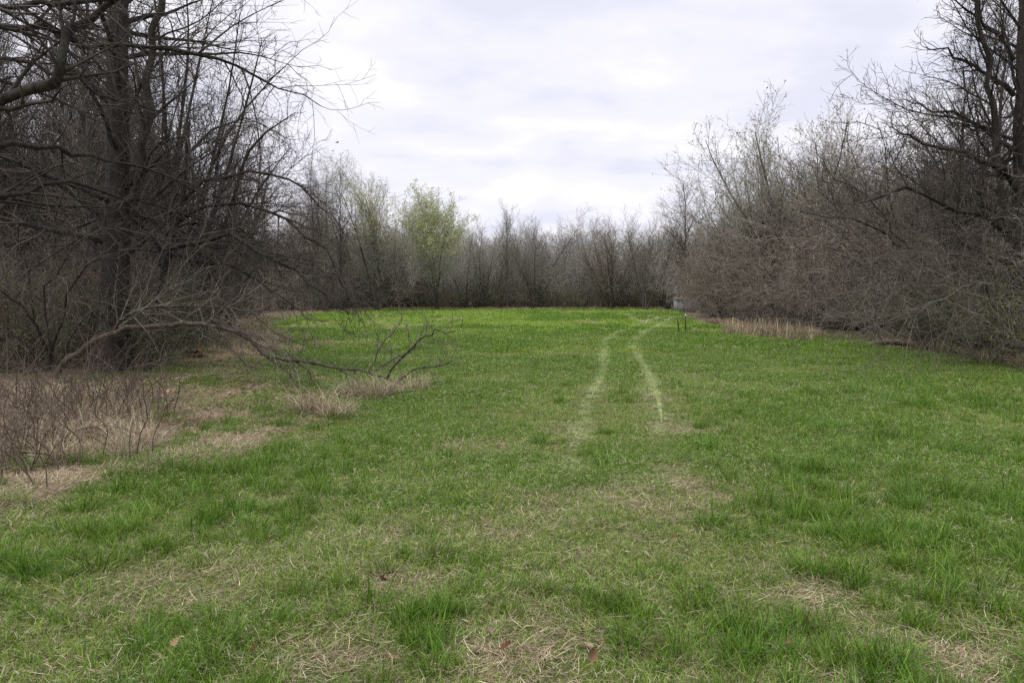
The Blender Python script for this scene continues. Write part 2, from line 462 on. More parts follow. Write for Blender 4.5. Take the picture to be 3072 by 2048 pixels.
# wheel tracks: strips of flattened pale grass, 4 mm above the ground
def track_mat():
    m, t, b = newmat('flattened_grass')
    g = t.nodes.new('ShaderNodeNewGeometry')
    n = t.nodes.new('ShaderNodeTexNoise'); n.inputs['Scale'].default_value = 14; n.inputs['Detail'].default_value = 7; n.inputs['Roughness'].default_value = 0.75
    t.links.new(g.outputs['Position'], n.inputs['Vector'])
    r = t.nodes.new('ShaderNodeValToRGB')
    r.color_ramp.elements[0].position = 0.35; r.color_ramp.elements[0].color = (0.13, 0.175, 0.04, 1)
    r.color_ramp.elements[1].position = 0.62; r.color_ramp.elements[1].color = (0.27, 0.31, 0.13, 1)
    t.links.new(n.outputs['Fac'], r.inputs[0]); t.links.new(r.outputs[0], b.inputs['Base Color'])
    b.inputs['Roughness'].default_value = 0.8
    return m
M['track'] = track_mat()
for k, T in enumerate(TRKS):
    n = 420
    L = smooth_line(T, 560)[140:] if k < 2 else smooth_line(T, n)
    tg = unit(np.gradient(L, axis=0)); nr = np.stack([-tg[:, 1], tg[:, 0]], 1)
    g = np.random.default_rng(40 + k)
    wv = (0.03 + 0.07 * g.random(n)) * np.interp(np.arange(n), [0, 120, n - 60, n - 1], [0.05, 1, 1, 0.3])
    mb = MB(); pts = []
    for s in (-1, -0.4, 0.4, 1):
        q = L + nr * (s * wv * (1 + 0.3 * g.random(n)))[:, None]
        pts.append(np.stack([q[:, 0], q[:, 1], hgt(q[:, 0], q[:, 1]) + 0.012], -1))
    V = np.stack(pts, 1).reshape(-1, 3)
    i = (np.arange(n - 1)[:, None] * 4 + np.arange(3)[None]).ravel()
    mb.add(V, np.stack([i, i + 1, i + 5, i + 4], -1))
    tag(obj('tyre_track', mb.mesh('tyre_track', M['track'])), kind='structure')

# ------------------------------------------------------------------ GN scatter (for stuff)
def scatter(name, pts, rot, scl, idx, meshes, label=None, kind='stuff'):
    me = bpy.data.meshes.new(name + '_points')
    me.vertices.add(len(pts)); me.vertices.foreach_set('co', np.asarray(pts, np.float32).ravel())
    a = me.attributes.new('rot', 'FLOAT_VECTOR', 'POINT'); a.data.foreach_set('vector', np.asarray(rot, np.float32).ravel())
    a = me.attributes.new('scl', 'FLOAT_VECTOR', 'POINT')
    scl = np.asarray(scl, np.float32)
    if scl.ndim == 1: scl = np.repeat(scl[:, None], 3, 1)
    a.data.foreach_set('vector', scl.ravel())
    a = me.attributes.new('idx', 'INT', 'POINT'); a.data.foreach_set('value', np.asarray(idx, np.int32))
    c = bpy.data.collections.new(name + '_sources')
    for q, s in enumerate(meshes):
        so = bpy.data.objects.new('%s_source_%02d' % (name, q), s); c.objects.link(so)
    o = obj(name, me); tag(o, label, None, None, kind)
    ng = bpy.data.node_groups.new(name + '_scatter', 'GeometryNodeTree')
    ng.interface.new_socket('Geometry', in_out='INPUT', socket_type='NodeSocketGeometry')
    ng.interface.new_socket('Geometry', in_out='OUTPUT', socket_type='NodeSocketGeometry')
    nn = ng.nodes.new; gi = nn('NodeGroupInput'); go = nn('NodeGroupOutput')
    ip = nn('GeometryNodeInstanceOnPoints'); ci = nn('GeometryNodeCollectionInfo')
    ci.inputs['Collection'].default_value = c
    ci.inputs['Separate Children'].default_value = True; ci.inputs['Reset Children'].default_value = True
    def na(nm, ty):
        x = nn('GeometryNodeInputNamedAttribute'); x.data_type = ty; x.inputs['Name'].default_value = nm
        return x.outputs[0]
    ng.links.new(gi.outputs[0], ip.inputs['Points']); ng.links.new(ci.outputs[0], ip.inputs['Instance'])
    ip.inputs['Pick Instance'].default_value = True
    ng.links.new(na('idx', 'INT'), ip.inputs['Instance Index'])
    ng.links.new(na('rot', 'FLOAT_VECTOR'), ip.inputs['Rotation'])
    ng.links.new(na('scl', 'FLOAT_VECTOR'), ip.inputs['Scale'])
    ng.links.new(ip.outputs[0], go.inputs[0])
    md = o.modifiers.new('scatter', 'NODES'); md.node_group = ng
    return o

# ------------------------------------------------------------------ grass sources
def blades(mb, g, n, rad, lmin, lmax, w, lean, curl, cols, colw, flat=0.0, seg=3):
    """n curved blades in a disc"""
    r = rad * np.sqrt(g.random(n)); a = g.random(n) * 6.283
    b = np.stack([r * np.cos(a), r * np.sin(a), np.zeros(n)], 1)
    L = lmin + (lmax - lmin) * g.random(n) ** 1.3
    az = a + g.normal(size=n) * 1.3 if rad < 0.12 else g.random(n) * 6.283
    out = np.stack([np.cos(az), np.sin(az), np.zeros(n)], 1)
    side = np.stack([-np.sin(az), np.cos(az), np.zeros(n)], 1)
    th = np.clip(lean + 0.3 * g.normal(size=n), 0.02, 1.5)
    cu = curl * (0.4 + g.random(n))
    if flat > 0:
        th = np.clip(1.42 + 0.12 * g.normal(size=n), 1.1, 1.6); cu = 0.35 * g.normal(size=n)
        b[:, 2] = g.random(n) * flat
    pts = [b]; p = b.copy()
    for s in range(seg):
        ang = np.clip(th + cu * (s + 0.5) / seg, 0, 1.9)
        if flat > 0:
            ang = np.clip(th, 1.2, 1.62); 
            az2 = az + cu * s
            out = np.stack([np.cos(az2), np.sin(az2), np.zeros(n)], 1)
            side = np.stack([-np.sin(az2), np.cos(az2), np.zeros(n)], 1)
        d = np.sin(ang)[:, None] * out + np.cos(ang)[:, None] * np.array([0, 0, 1.0])
        p = p + d * (L / seg)[:, None]
        if flat > 0: p[:, 2] = np.clip(p[:, 2], 0.004, None)
        pts.append(p)
    ww = w * (0.6 + 0.8 * g.random(n))
    prof = [0.75, 1.0, 0.7, 0.4][:seg]
    V = []
    tw = side + 0.5 * g.normal(size=(n, 3)) * np.array([1, 1, 0.6]); tw = unit(tw)
    for s in range(seg):
        V.append(pts[s] - tw * (ww * prof[s] / 2)[:, None]); V.append(pts[s] + tw * (ww * prof[s] / 2)[:, None])
    V.append(pts[seg])
    k = 2 * seg + 1
    V = np.stack(V, 1).reshape(-1, 3)
    base = np.arange(n)[:, None] * k
    fq = []
    for s in range(seg - 1):
        fq.append(base + np.array([[2 * s, 2 * s + 1, 2 * s + 3, 2 * s + 2]]))
    ci = g.choice(len(cols), n, p=np.array(colw) / sum(colw))
    c = np.asarray(cols)[ci] * (1 + 0.22 * g.normal(size=(n, 1))); c = np.clip(c, 0.01, 1)
    C = np.repeat(c, k, axis=0)
    n0 = mb.n
    mb.add(V, np.concatenate(fq), C)
    tri = base + np.array([[2 * seg - 2, 2 * seg - 1, 2 * seg]])
    mb.F.append(tri + n0); mb.M.append(np.zeros(n, np.int32))

G_DARK = (0.080, 0.158, 0.010); G_MID = (0.165, 0.285, 0.018); G_YEL = (0.250, 0.345, 0.040); G_BLUE = (0.120, 0.235, 0.032)
S_PALE = (0.50, 0.45, 0.31); S_TAN = (0.38, 0.295, 0.195); S_PINK = (0.33, 0.235, 0.175); S_OLD = (0.20, 0.165, 0.11)
N_MID = (0.135, 0.240, 0.016); N_YEL = (0.205, 0.285, 0.035)  # near greens, darkened so the blade colour carries the lens falloff
def src(name, mat, seed, calls):
    g = np.random.default_rng(seed); mb = MB()
    for c in calls: blades(mb, g, *c)
    return mb.mesh(name, mat, smooth=False)
GR = []
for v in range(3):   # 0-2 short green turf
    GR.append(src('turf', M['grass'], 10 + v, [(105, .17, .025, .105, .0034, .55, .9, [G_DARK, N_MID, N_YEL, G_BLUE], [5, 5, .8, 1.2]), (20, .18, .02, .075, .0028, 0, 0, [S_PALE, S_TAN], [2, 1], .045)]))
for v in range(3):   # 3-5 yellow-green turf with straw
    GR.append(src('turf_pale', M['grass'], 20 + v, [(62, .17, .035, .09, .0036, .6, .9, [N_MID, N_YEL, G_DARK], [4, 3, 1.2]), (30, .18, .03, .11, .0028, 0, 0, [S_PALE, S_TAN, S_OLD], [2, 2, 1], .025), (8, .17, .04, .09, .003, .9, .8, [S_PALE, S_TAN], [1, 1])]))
for v in range(3):   # 6-8 tall dark tuft
    GR.append(src('tall_tuft', M['grass'], 30 + v, [(120, .10, .08, .27, .0048, .30, 1.1, [G_DARK, N_MID, G_BLUE], [7, 3, 1])]))
for v in range(3):   # 9-11 flat straw
    GR.append(src('thatch', M['straw'], 40 + v, [(95, .2, .04, .15, .0028, 0, 0, [S_PALE, S_TAN, S_PINK, S_OLD], [2, 3, 2, 2], .03), (6, .18, .05, .12, .003, .8, .8, [S_PALE, S_TAN], [1, 1])]))
for v in range(2):   # 12-13 far green patch
    GR.append(src('far_turf', M['grass'], 50 + v, [(110, .5, .06, .14, .014, .4, .9, [G_DARK, G_MID, G_YEL, G_BLUE], [2, 5, 3, 1], 0, 2)]))
for v in range(2):   # 14-15 far yellow patch
    GR.append(src('far_turf_pale', M['grass'], 60 + v, [(90, .5, .05, .12, .013, .5, .9, [G_MID, G_YEL, S_PALE], [4, 5, 1], 0, 2)]))
for v in range(2):   # 16-17 far straw patch
    GR.append(src('far_thatch', M['straw'], 70 + v, [(80, .45, .10, .28, .010, 0, 0, [S_PALE, S_TAN, S_OLD], [2, 3, 1], .04, 2)]))

def band(d0, d1, dens, fov=0.72, g=rng):
    W = fov * d1 + 2.2
    n = int(2 * W * (d1 - d0) * dens)
    y = d0 + (d1 - d0) * g.random(n); x = (g.random(n) * 2 - 1) * W
    k = np.abs(x) < fov * y + 2.2
    x, y = x[k], y[k]
    return x, y

bare_pts = [(ground(*p)[:2], r) for p, r in (((478, 535), .35), ((575, 500), .55), ((660, 505), .5), ((395, 535), .3), ((385, 588), .35), ((535, 655), .5), ((290, 498), .3), ((560, 428), .4),
            ((655, 425), .4), ((840, 605), .4), ((330, 665), .4), ((940, 660), .3), ((770, 360), .5), ((300, 440), .5), ((240, 445), .6), ((225, 600), .35), ((700, 500), .35), ((140, 590), .4))]
tall_pts = [(ground(*p)[:2], r) for p, r in (((270, 450), .45), ((315, 425), .3), ((360, 448), .5), ((110, 530), .6), ((180, 490), .6), ((60, 560), .6), ((300, 480), .6), ((540, 615), .3), ((760, 630), .6), ((690, 645), .5), ((850, 620), .6),
            ((130, 580), .4), ((860, 430), .8), ((930, 400), 1.0), ((900, 520), 1.2), ((440, 640), .4), ((190, 660), .5), ((250, 520), .5), ((960, 560), 1.0), ((960, 640), .8))]
def field(pts, x, y):
    f = np.zeros_like(x)
    for c, r in pts:
        f = np.maximum(f, np.exp(-((x - c[0]) ** 2 + ((y - c[1]) * 0.8) ** 2) / (r * r * .72)))
    return f

P_, R_, S_, I_ = [], [], [], []
def emit(x, y, idx, s, tilt=0.12):
    n = len(x)
    P_.append(np.stack([x, y, hgt(x, y) - 0.004], 1))
    R_.append(np.stack([rng.normal(size=n) * tilt, rng.normal(size=n) * tilt, rng.random(n) * 6.283], 1))
    s = np.broadcast_to(s, (n,))
    S_.append(np.stack([s, s, s * (0.85 + 0.3 * rng.random(n))], 1)); I_.append(idx)

for d0, d1, dens, sc in ((1.2, 2.4, 90, 1.0), (2.4, 6, 240, .95), (6, 12, 170, 1.05), (12, 24, 62, 1.35), (24, 34, 22, 1.8)):
    x, y = band(d0, d1, dens)
    m = meadow(x, y) + (fbm(x, y, 0.9, 3) - 0.5) * 2.0
    td = track_dist(x, y)
    bare = field(bare_pts, x, y) + np.clip((fbm(x, y, 0.75, 31) - 0.60) * 5, 0, 1)
    lush_falloff = fbm(x, y, 0.42, 77) + 0.13 * np.clip(np.abs(x - .5) / 5, 0, 1)  # side term turns the turf darker, corner falloff put into the grass colour
    # left litter zone: scattered green, fading into the woods
    keep = np.where(m > 0, 1.0, np.clip(0.30 + m * 0.04, 0.04, 1) * (fbm(x, y, 0.8, 51) > 0.46))
    keep *= np.where(bare > 0.55, 0.34, 1.0)
    keep *= np.where(td < 0.14, np.interp(y, [11, 20], [.9, .45]), 1.0)
    k = rng.random(len(x)) < keep
    x, y, m, td, bare, lush_falloff = x[k], y[k], m[k], td[k], bare[k], lush_falloff[k]
    n = len(x)
    u = rng.random(n)
    pale = np.clip((td < .22) * .9 + (0.52 - lush_falloff) * 5 + 0.3 + bare * 0.5 + np.clip(0.45 - np.abs(x - 0.6) * 0.05, 0, .3) * (y < 14), 0.08, 0.92)
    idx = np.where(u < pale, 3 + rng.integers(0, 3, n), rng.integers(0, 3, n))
    s = sc * (0.75 + 0.6 * rng.random(n)) * (0.8 + 0.5 * np.clip(lush_falloff - 0.3, 0, 0.5))
    s = np.where(td < 0.25, s * 0.55, s)
    emit(x, y, idx, s)
# tall tufts, also thickened at the near sides to darken them like lens falloff
for d0, d1, dens in ((2.4, 8, 44), (8, 16, 20), (16, 26, 6)):
    x, y = band(d0, d1, dens)
    m = meadow(x, y) + (fbm(x, y, 0.9, 3) - 0.5) * 2.0
    f = field(tall_pts, x, y) * 1.6 + np.clip((fbm(x, y, 0.85, 77) - 0.60) * 5, 0, 0.8) + 0.75 * np.clip(np.maximum(x - 1.2, -x - 1.3) / 2, 0, 1) * (y < 15) * (fbm(x, y, 0.9, 15) > 0.45)
    f *= np.where(field(bare_pts, x, y) > 0.45, 0.08, 1) * np.where(track_dist(x, y) < 0.3, 0.1, 1) * np.where(m > -0.2, 1, 0.10)
    k = rng.random(len(x)) < f
    x, y = x[k], y[k]
    emit(x, y, 6 + rng.integers(0, 3, len(x)), 0.42 + 0.6 * rng.random(len(x)) ** 1.5)
# flat straw between the blades
for d0, d1, dens in ((2.4, 7, 50), (7, 14, 26), (14, 28, 8)):
    x, y = band(d0, d1, dens)
    m = meadow(x, y) + (fbm(x, y, 0.9, 3) - 0.5) * 2.0
    f = 0.10 + .85 * field(bare_pts, x, y) + np.clip((fbm(x, y, 0.75, 31) - 0.60) * 5, 0, 1) + np.where((m < 0.5) & (m > -3), 0.5, 0) - 0.25 * np.clip((x - 3) / 3, 0, 1)
    k = rng.random(len(x)) < f
    x, y = x[k], y[k]
    emit(x, y, 9 + rng.integers(0, 3, len(x)), 0.6 + 0.6 * rng.random(len(x)), 0.06)
# flattened pale blades in the wheel tracks
F_PALE = (0.35, 0.42, 0.18); F_GRN = (0.26, 0.35, 0.11)
for v in range(2):   # 18-19
    GR.append(src('flattened', M['grass'], 80 + v, [(60, .13, .06, .16, .005, 0, 0, [F_PALE, F_GRN, S_PALE], [3, 3, 1], .03), (14, .13, .03, .07, .004, .7, .9, [F_GRN, G_MID], [1, 1])]))
for v in range(2):   # 20-21
    GR.append(src('far_turf_dark', M['grass'], 90 + v, [(120, .5, .07, .17, .013, .35, .9, [G_DARK, G_MID, G_BLUE], [6, 3, 2], 0, 2)]))
for T in TRKS:
    L = smooth_line(T, 900); d_ = np.hypot(L[:, 0], L[:, 1])
    sg = np.concatenate([[0], np.linalg.norm(np.diff(L, axis=0), axis=1)])
    for q in range(len(L)):
        nq = rng.poisson(sg[q] * np.interp(d_[q], [8, 12, 17, 24, 40, 61], [3, 12, 22, 28, 28, 18]))
        if nq:
            nrm = 0.05 * rng.normal(size=(nq, 2)); c = L[q][None] + nrm + (rng.random((nq, 1)) - .5) * sg[q]
            emit(c[:, 0], c[:, 1], 18 + rng.integers(0, 2, nq), (.5 + .45 * rng.random(nq)) * np.interp(d_[q], [14, 26, 60], [1, 1.45, 2.4]), .05)
# far meadow
for d0, d1, dens, sc in ((22, 40, 12, 0.9), (40, 60, 8, 1.1), (60, 82, 5, 1.3)):
    x, y = band(d0, d1, dens)
    m = meadow(x, y) + (fbm(x, y, 0.5, 3) - 0.5) * 1.6
    td = track_dist(x, y)
    k = (m > 0) & (rng.random(len(x)) < np.where(td < 0.4, 0.25, 1))
    x, y = x[k], y[k]; n = len(x)
    pn = fbm(x, y * 0.5, 0.35, 44)
    u = rng.random(n)
    idx = np.where(u < np.clip((pn - 0.38) * 4, 0.05, 0.85), 14 + rng.integers(0, 2, n), 12 + rng.integers(0, 2, n))
    dk = fbm(x, y * .6, 0.28, 140)
    idx = np.where((rng.random(n) < np.clip((dk - .45) * 5, 0, .85)), 20 + rng.integers(0, 2, n), idx)
    strawy = (fbm(x, y * 0.6, 0.6, 90) > 0.64) & (rng.random(n) < 0.5)
    idx = np.where(strawy, 16 + rng.integers(0, 2, n), idx)
    emit(x, y, idx, sc * (0.7 + 0.5 * rng.random(n)))
scatter('grass', np.concatenate(P_), np.concatenate(R_), np.concatenate(S_), np.concatenate(I_), GR, 'short spring meadow grass mixed with old straw')

# ------------------------------------------------------------------ tree builders
def trunk_line(h, n, lean=(0, 0), wob=0.05, g=rng):
    t = np.linspace(0, 1, n)
    w = np.cumsum(g.normal(size=(n, 2)) * wob, axis=0) * h / n; w -= w[0]
    return np.stack([lean[0] * t + w[:, 0], lean[1] * t + w[:, 1], h * t], 1)

def leaves_at(mb, g, P, per, size, cols, jit, drop=0.0, zmin=-1.0):
    """small leaf quads near the outer half of twigs P (N,n,3)"""
    Nn, n, _ = P.shape
    ids = np.repeat(np.arange(Nn), per)
    if drop: ids = ids[g.random(len(ids)) > drop]
    ids = ids[P[ids, -1, 2] > zmin * (1 - .25 * g.random(len(ids)))]
    t = 0.25 + 0.75 * g.random(len(ids)); f = t * (n - 1); i = np.clip(np.floor(f).astype(int), 0, n - 2); fr = (f - i)[:, None]
    c = P[ids, i] * (1 - fr) + P[ids, i + 1] * fr + g.normal(size=(len(ids), 3)) * jit
    d = unit(g.normal(size=(len(ids), 3)) + np.array([0, 0, 0.5])); s = unit(np.cross(d, g.normal(size=(len(ids), 3))))
    L = size * (0.6 + 0.8 * g.random((len(ids), 1)))
    V = np.stack([c, c + d * L * .5 + s * L * .28, c + d * L, c + d * L * .5 - s * L * .28], 1).reshape(-1, 3)
    b = np.arange(len(ids))[:, None] * 4
    col = np.asarray(cols)[g.integers(0, len(cols), len(ids))] * (1 + .2 * g.normal(size=(len(ids), 1)))
    mb.add(V, b + np.arange(4)[None], np.clip(np.repeat(col, 4, axis=0), .01, 1))

class Plan: pass
def build_tree(seed, h, r, lean=(0, 0), wob=0.05, first=0.22, limbs=16, limb_ang=0.75, limb_len=0.45, limb_prof=0.45, limb_trop=0.06, l2=2.2, l3=3.5, l4=0.0,
               twig_r=0.004, l2_len=0.45, l3_len=0.5, trop2=0.03, droop=0.0, wig=0.12, stems=1, spread=0.25, k0=9, top=0.97, bias=None, sub_n=(8, 6, 4)):
    g = np.random.default_rng(seed)
    if stems == 1:
        T = trunk_line(h, 14, lean, wob, g)[None]
    else:
        az = np.linspace(0, 6.283, stems, endpoint=False) + g.normal(size=stems) * 0.4
        sp = spread * (0.35 + 0.9 * g.random(stems))
        d = np.stack([np.cos(az) * np.sin(sp) + lean[0] / h, np.sin(az) * np.sin(sp) + lean[1] / h, np.cos(sp)], 1)
        p0 = np.stack([np.cos(az) * r * 0.9, np.sin(az) * r * 0.9, np.full(stems, -0.05)], 1)
        T = walk(p0, d, h * (0.75 + 0.3 * g.random(stems)), 12, wob, 0.01, g)
    n = T.shape[1]; s = np.linspace(0, 1, n)
    flare = 1 + 0.45 * np.exp(-s * 22)
    TR = np.maximum(r * (1 - 0.88 * s ** 0.9) * flare, twig_r * 1.5)[None].repeat(len(T), 0)
    if stems > 1: TR *= (0.6 + 0.5 * g.random(len(T)))[:, None]
    T[:, 0, 2] = np.minimum(T[:, 0, 2], -0.08)
    TL = np.full(len(T), h)
    Q1, R1, L1 = spawn(T, TR, TL, g, 0, first, top, limb_ang, 0.18, limb_len, 0.55, sub_n[0], wig, limb_trop, limb_prof, twig_r * 1.6, droop, bias, per=limbs)
    Q2, R2, L2 = spawn(Q1, R1, L1, g, l2, 0.12, 0.98, 0.75, 0.2, l2_len, 0.6, sub_n[1], wig * 1.15, trop2, 0.4, twig_r * 1.25, droop * .7, minlen=0.25)
    lv = [(Q1, R1, 5), (Q2, R2, 4)]
    # leaders of the trunk carry side shoots as well
    Q3, R3, L3 = spawn(Q2, R2, L2, g, l3, 0.10, 1.0, 0.7, 0.25, l3_len, 0.65, sub_n[2], wig * 1.3, trop2, 0.5, twig_r, droop * .5, minlen=0.2)
    lv.append((Q3, R3, 3))
    if l4:
        Q4, R4, L4 = spawn(Q3, R3, L3, g, l4, 0.10, 1.0, 0.7, 0.25, 0.5, 0.8, 3, wig * 1.3, trop2, 0.6, twig_r * 0.85, 0, minlen=0.12)
        lv.append((Q4, R4, 3)); last = Q4
    else:
        last = Q3
    p = Plan(); p.T, p.TR, p.lv, p.last, p.k0 = T, TR, lv, last, k0
    return p

def plan_meshes(p, name, bark, twig, leaf=None, seed=0):
    g = np.random.default_rng(900 + seed)
    mb = MB(); tubes(mb, p.T, p.TR, p.k0)
    trunk = mb.mesh(name + '_trunk', bark)
    mb = MB()
    for q, rr_, k in p.lv:
        if len(q): tubes(mb, q, rr_, k)
    out = {'trunk': trunk, 'crown': mb.mesh(name + '_crown', twig)}
    if leaf:
        mb = MB(); leaves_at(mb, g, p.last, *leaf); out['leaves'] = mb.mesh(name + '_leaves', M['leaf'], smooth=False)
    return out

TRI = [0]
def place(kind_name, ms, loc, rz, sc, label, cat, group=None, twig=None):
    o = empty(kind_name, (loc[0], loc[1], float(hgt(loc[0], loc[1]))), rz, sc)
    tag(o, label, cat, group)
    for part, me in ms.items():
        p = obj(part, me, o)
        if twig and part == 'crown':
            p.material_slots[0].link = 'OBJECT'; p.material_slots[0].material = M[twig]
    return o

BUD = [(0.40, 0.43, 0.20), (0.45, 0.46, 0.24), (0.33, 0.38, 0.15)]
GREENBUSH = [(0.13, 0.165, 0.035), (0.18, 0.21, 0.05), (0.105, 0.14, 0.033)]

# variants -----------------------------------------------------------
FARP = dict(l2=3.0, l3=4.2, twig_r=.0065)
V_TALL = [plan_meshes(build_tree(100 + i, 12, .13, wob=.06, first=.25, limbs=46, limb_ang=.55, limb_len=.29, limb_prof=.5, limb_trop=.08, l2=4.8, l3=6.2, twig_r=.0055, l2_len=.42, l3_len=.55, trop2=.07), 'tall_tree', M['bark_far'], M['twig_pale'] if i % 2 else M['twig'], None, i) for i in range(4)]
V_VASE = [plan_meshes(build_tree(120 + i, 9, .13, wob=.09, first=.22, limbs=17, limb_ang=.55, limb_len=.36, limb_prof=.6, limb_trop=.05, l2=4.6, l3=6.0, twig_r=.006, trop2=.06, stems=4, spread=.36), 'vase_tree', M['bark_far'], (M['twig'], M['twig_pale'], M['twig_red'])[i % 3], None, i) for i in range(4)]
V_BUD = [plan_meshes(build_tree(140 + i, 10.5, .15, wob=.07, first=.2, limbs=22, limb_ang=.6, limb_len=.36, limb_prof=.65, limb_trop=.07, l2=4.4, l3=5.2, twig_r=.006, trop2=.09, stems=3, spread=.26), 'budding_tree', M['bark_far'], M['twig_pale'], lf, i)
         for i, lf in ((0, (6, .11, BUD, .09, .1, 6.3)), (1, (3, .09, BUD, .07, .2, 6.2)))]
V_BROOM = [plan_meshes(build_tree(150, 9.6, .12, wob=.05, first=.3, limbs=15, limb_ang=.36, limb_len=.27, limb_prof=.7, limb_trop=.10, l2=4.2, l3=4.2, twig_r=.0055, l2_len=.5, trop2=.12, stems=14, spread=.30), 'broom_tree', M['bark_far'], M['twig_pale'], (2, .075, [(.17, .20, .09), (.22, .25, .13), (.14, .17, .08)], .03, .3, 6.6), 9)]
SHR = dict(wob=.12, first=.12, limbs=13, limb_ang=.75, limb_len=.34, limb_prof=.6, limb_trop=-.0, l2=4.2, l3=5.0, twig_r=.0045, l2_len=.5, l3_len=.6, trop2=.0, droop=-.08, wig=.17, stems=11, spread=.85, k0=5, sub_n=(6, 4, 3))
V_SHRUB = [plan_meshes(build_tree(160 + i, 4.3, .035, **SHR), 'thicket', M['twig'], (M['twig'], M['twig_red'], M['twig'], M['twig_dark'])[i % 4], None, i) for i in range(5)]
V_GREEN = [plan_meshes(build_tree(180 + i, 2.6, .022, wob=.12, first=.1, limbs=11, limb_ang=.7, limb_len=.36, limb_prof=.7, limb_trop=.0, l2=4.2, l3=6, twig_r=.004, l2_len=.5, l3_len=.6, trop2=.0, droop=-.05, wig=.17, stems=9, spread=.8, k0=5, sub_n=(5, 4, 3)), 'leafing_shrub', M['twig'], M['twig'], (4, .05, GREENBUSH, .06, .1), i) for i in range(2)]

# ------------------------------------------------------------------ hero trees with separate limbs
def hero(name, seed, loc, plan_lv, trunks, label, cat, bark, twig, extra=None, group=None):
    """trunks: list of (P,R); plan_lv[0] = main limbs (each its own part), the rest = crown"""
    o = empty(name, (loc[0], loc[1], 0)); tag(o, label, cat, group)
    off = np.array([loc[0], loc[1], 0.0])
    for q, (P, Rr) in enumerate(trunks):
        mb = MB(); tubes(mb, P - off, Rr, 12); obj('trunk' if q == 0 else 'limb', mb.mesh('trunk', bark), o)
    for Q, RR in zip(*plan_lv[0]):
        mb = MB(); tubes(mb, Q - off, RR, 6); obj('limb', mb.mesh('limb', bark), o)
    mb = MB()
    for Q, RR, k in plan_lv[1:]:
        if len(Q): tubes(mb, Q - off, RR, k)
    obj('crown', mb.mesh('crown', twig), o)
    return o

def limb_px(pts, n=14):
    """pts: (px, py, distance) -> smooth world polyline"""
    P = smooth_line(np.array([at(*p) for p in pts]), n)
    gl = np.random.default_rng(int(abs(pts[0][0] * 13 + pts[-1][1] * 7)) + n); L_ = np.linalg.norm(P[-1] - P[0])
    J = gl.normal(size=P.shape) * L_ / n * .16; J[0] = 0; J[-1] = 0
    return P + J

def grow_from(Q, RR, L, g, d2, d3, d4, tr, len2=.42, len3=.5, len4=.5, trop=0.0, droop=0.0, wig=.16, bias=None, t0=.1):
    lv = []
    A, B, C = spawn(Q, RR, L, g, d2, t0, 1.0, .75, .22, len2, .55, 7, wig, trop, .45, tr * 1.4, droop, bias, minlen=.3)
    lv.append((A, B, 4))
    A2, B2, C2 = spawn(A, B, C, g, d3, .08, 1.0, .72, .25, len3, .65, 4, wig * 1.2, trop, .5, tr, droop, bias, minlen=.2)
    lv.append((A2, B2, 3))
    if d4:
        A3, B3, C3 = spawn(A2, B2, C2, g, d4, .08, 1.0, .7, .25, len4, .8, 3, wig * 1.3, trop, .6, tr * .85, 0, minlen=.12)
        lv.append((A3, B3, 3))
    return lv
def rad_line(r0, r1, n, p=0.9):
    s = np.linspace(0, 1, n); return (r0 + (r1 - r0) * s ** p) * (1 + .09 * np.sin(s * n * 1.9 + r0 * 900) * (n > 6))

# big grey tree on the left
g = np.random.default_rng(501)
bx, by = ground(113, 372)[:2]
T0 = trunk_line(17, 18, (0.5, 0.4), .035, g) + np.array([bx, by, -.1])
s = np.linspace(0, 1, 18)
TR0 = .31 * (1 - .8 * s ** .9) * (1 + .5 * np.exp(-s * 20))
d0 = by
T1 = limb_px([(116, 252, d0), (124, 225, d0 - .1), (133, 195, d0 - .2), (139, 160, d0 - .3), (148, 90, d0 - .4), (156, 30, d0 - .5), (163, -40, d0 - .6), (170, -130, d0 - .7)], 18)
TR1 = rad_line(.12, .05, 18)
Q1, R1, L1 = spawn(T0[None], TR0[None], np.array([17.0]), g, 0, .13, .97, 1.15, .25, .225, .32, 9, .13, .02, .6, .008, -.10, np.array([.14, -.12, 0]), per=42)
Q1b, R1b, L1b = spawn(T1[None], TR1[None], np.array([9.0]), g, 0, .2, .98, .9, .25, .38, .5, 9, .13, .03, .6, .008, -.06, np.array([.15, 0, 0]), per=10)
Q1 = np.concatenate([Q1, Q1b]); R1 = np.concatenate([R1, R1b]); L1 = np.concatenate([L1, L1b])
lv = grow_from(Q1, R1, L1, g, 3.6, 4.0, 3.8, .0052, droop=-.05, t0=.12)
hero('tall_bare_tree', 1, (bx, by), [(Q1, R1)] + lv, [(T0, TR0), (T1, TR1)], 'tallest thick-trunked grey bare tree at the left edge of the meadow', 'tree', M['bark'], M['twig_dark'])

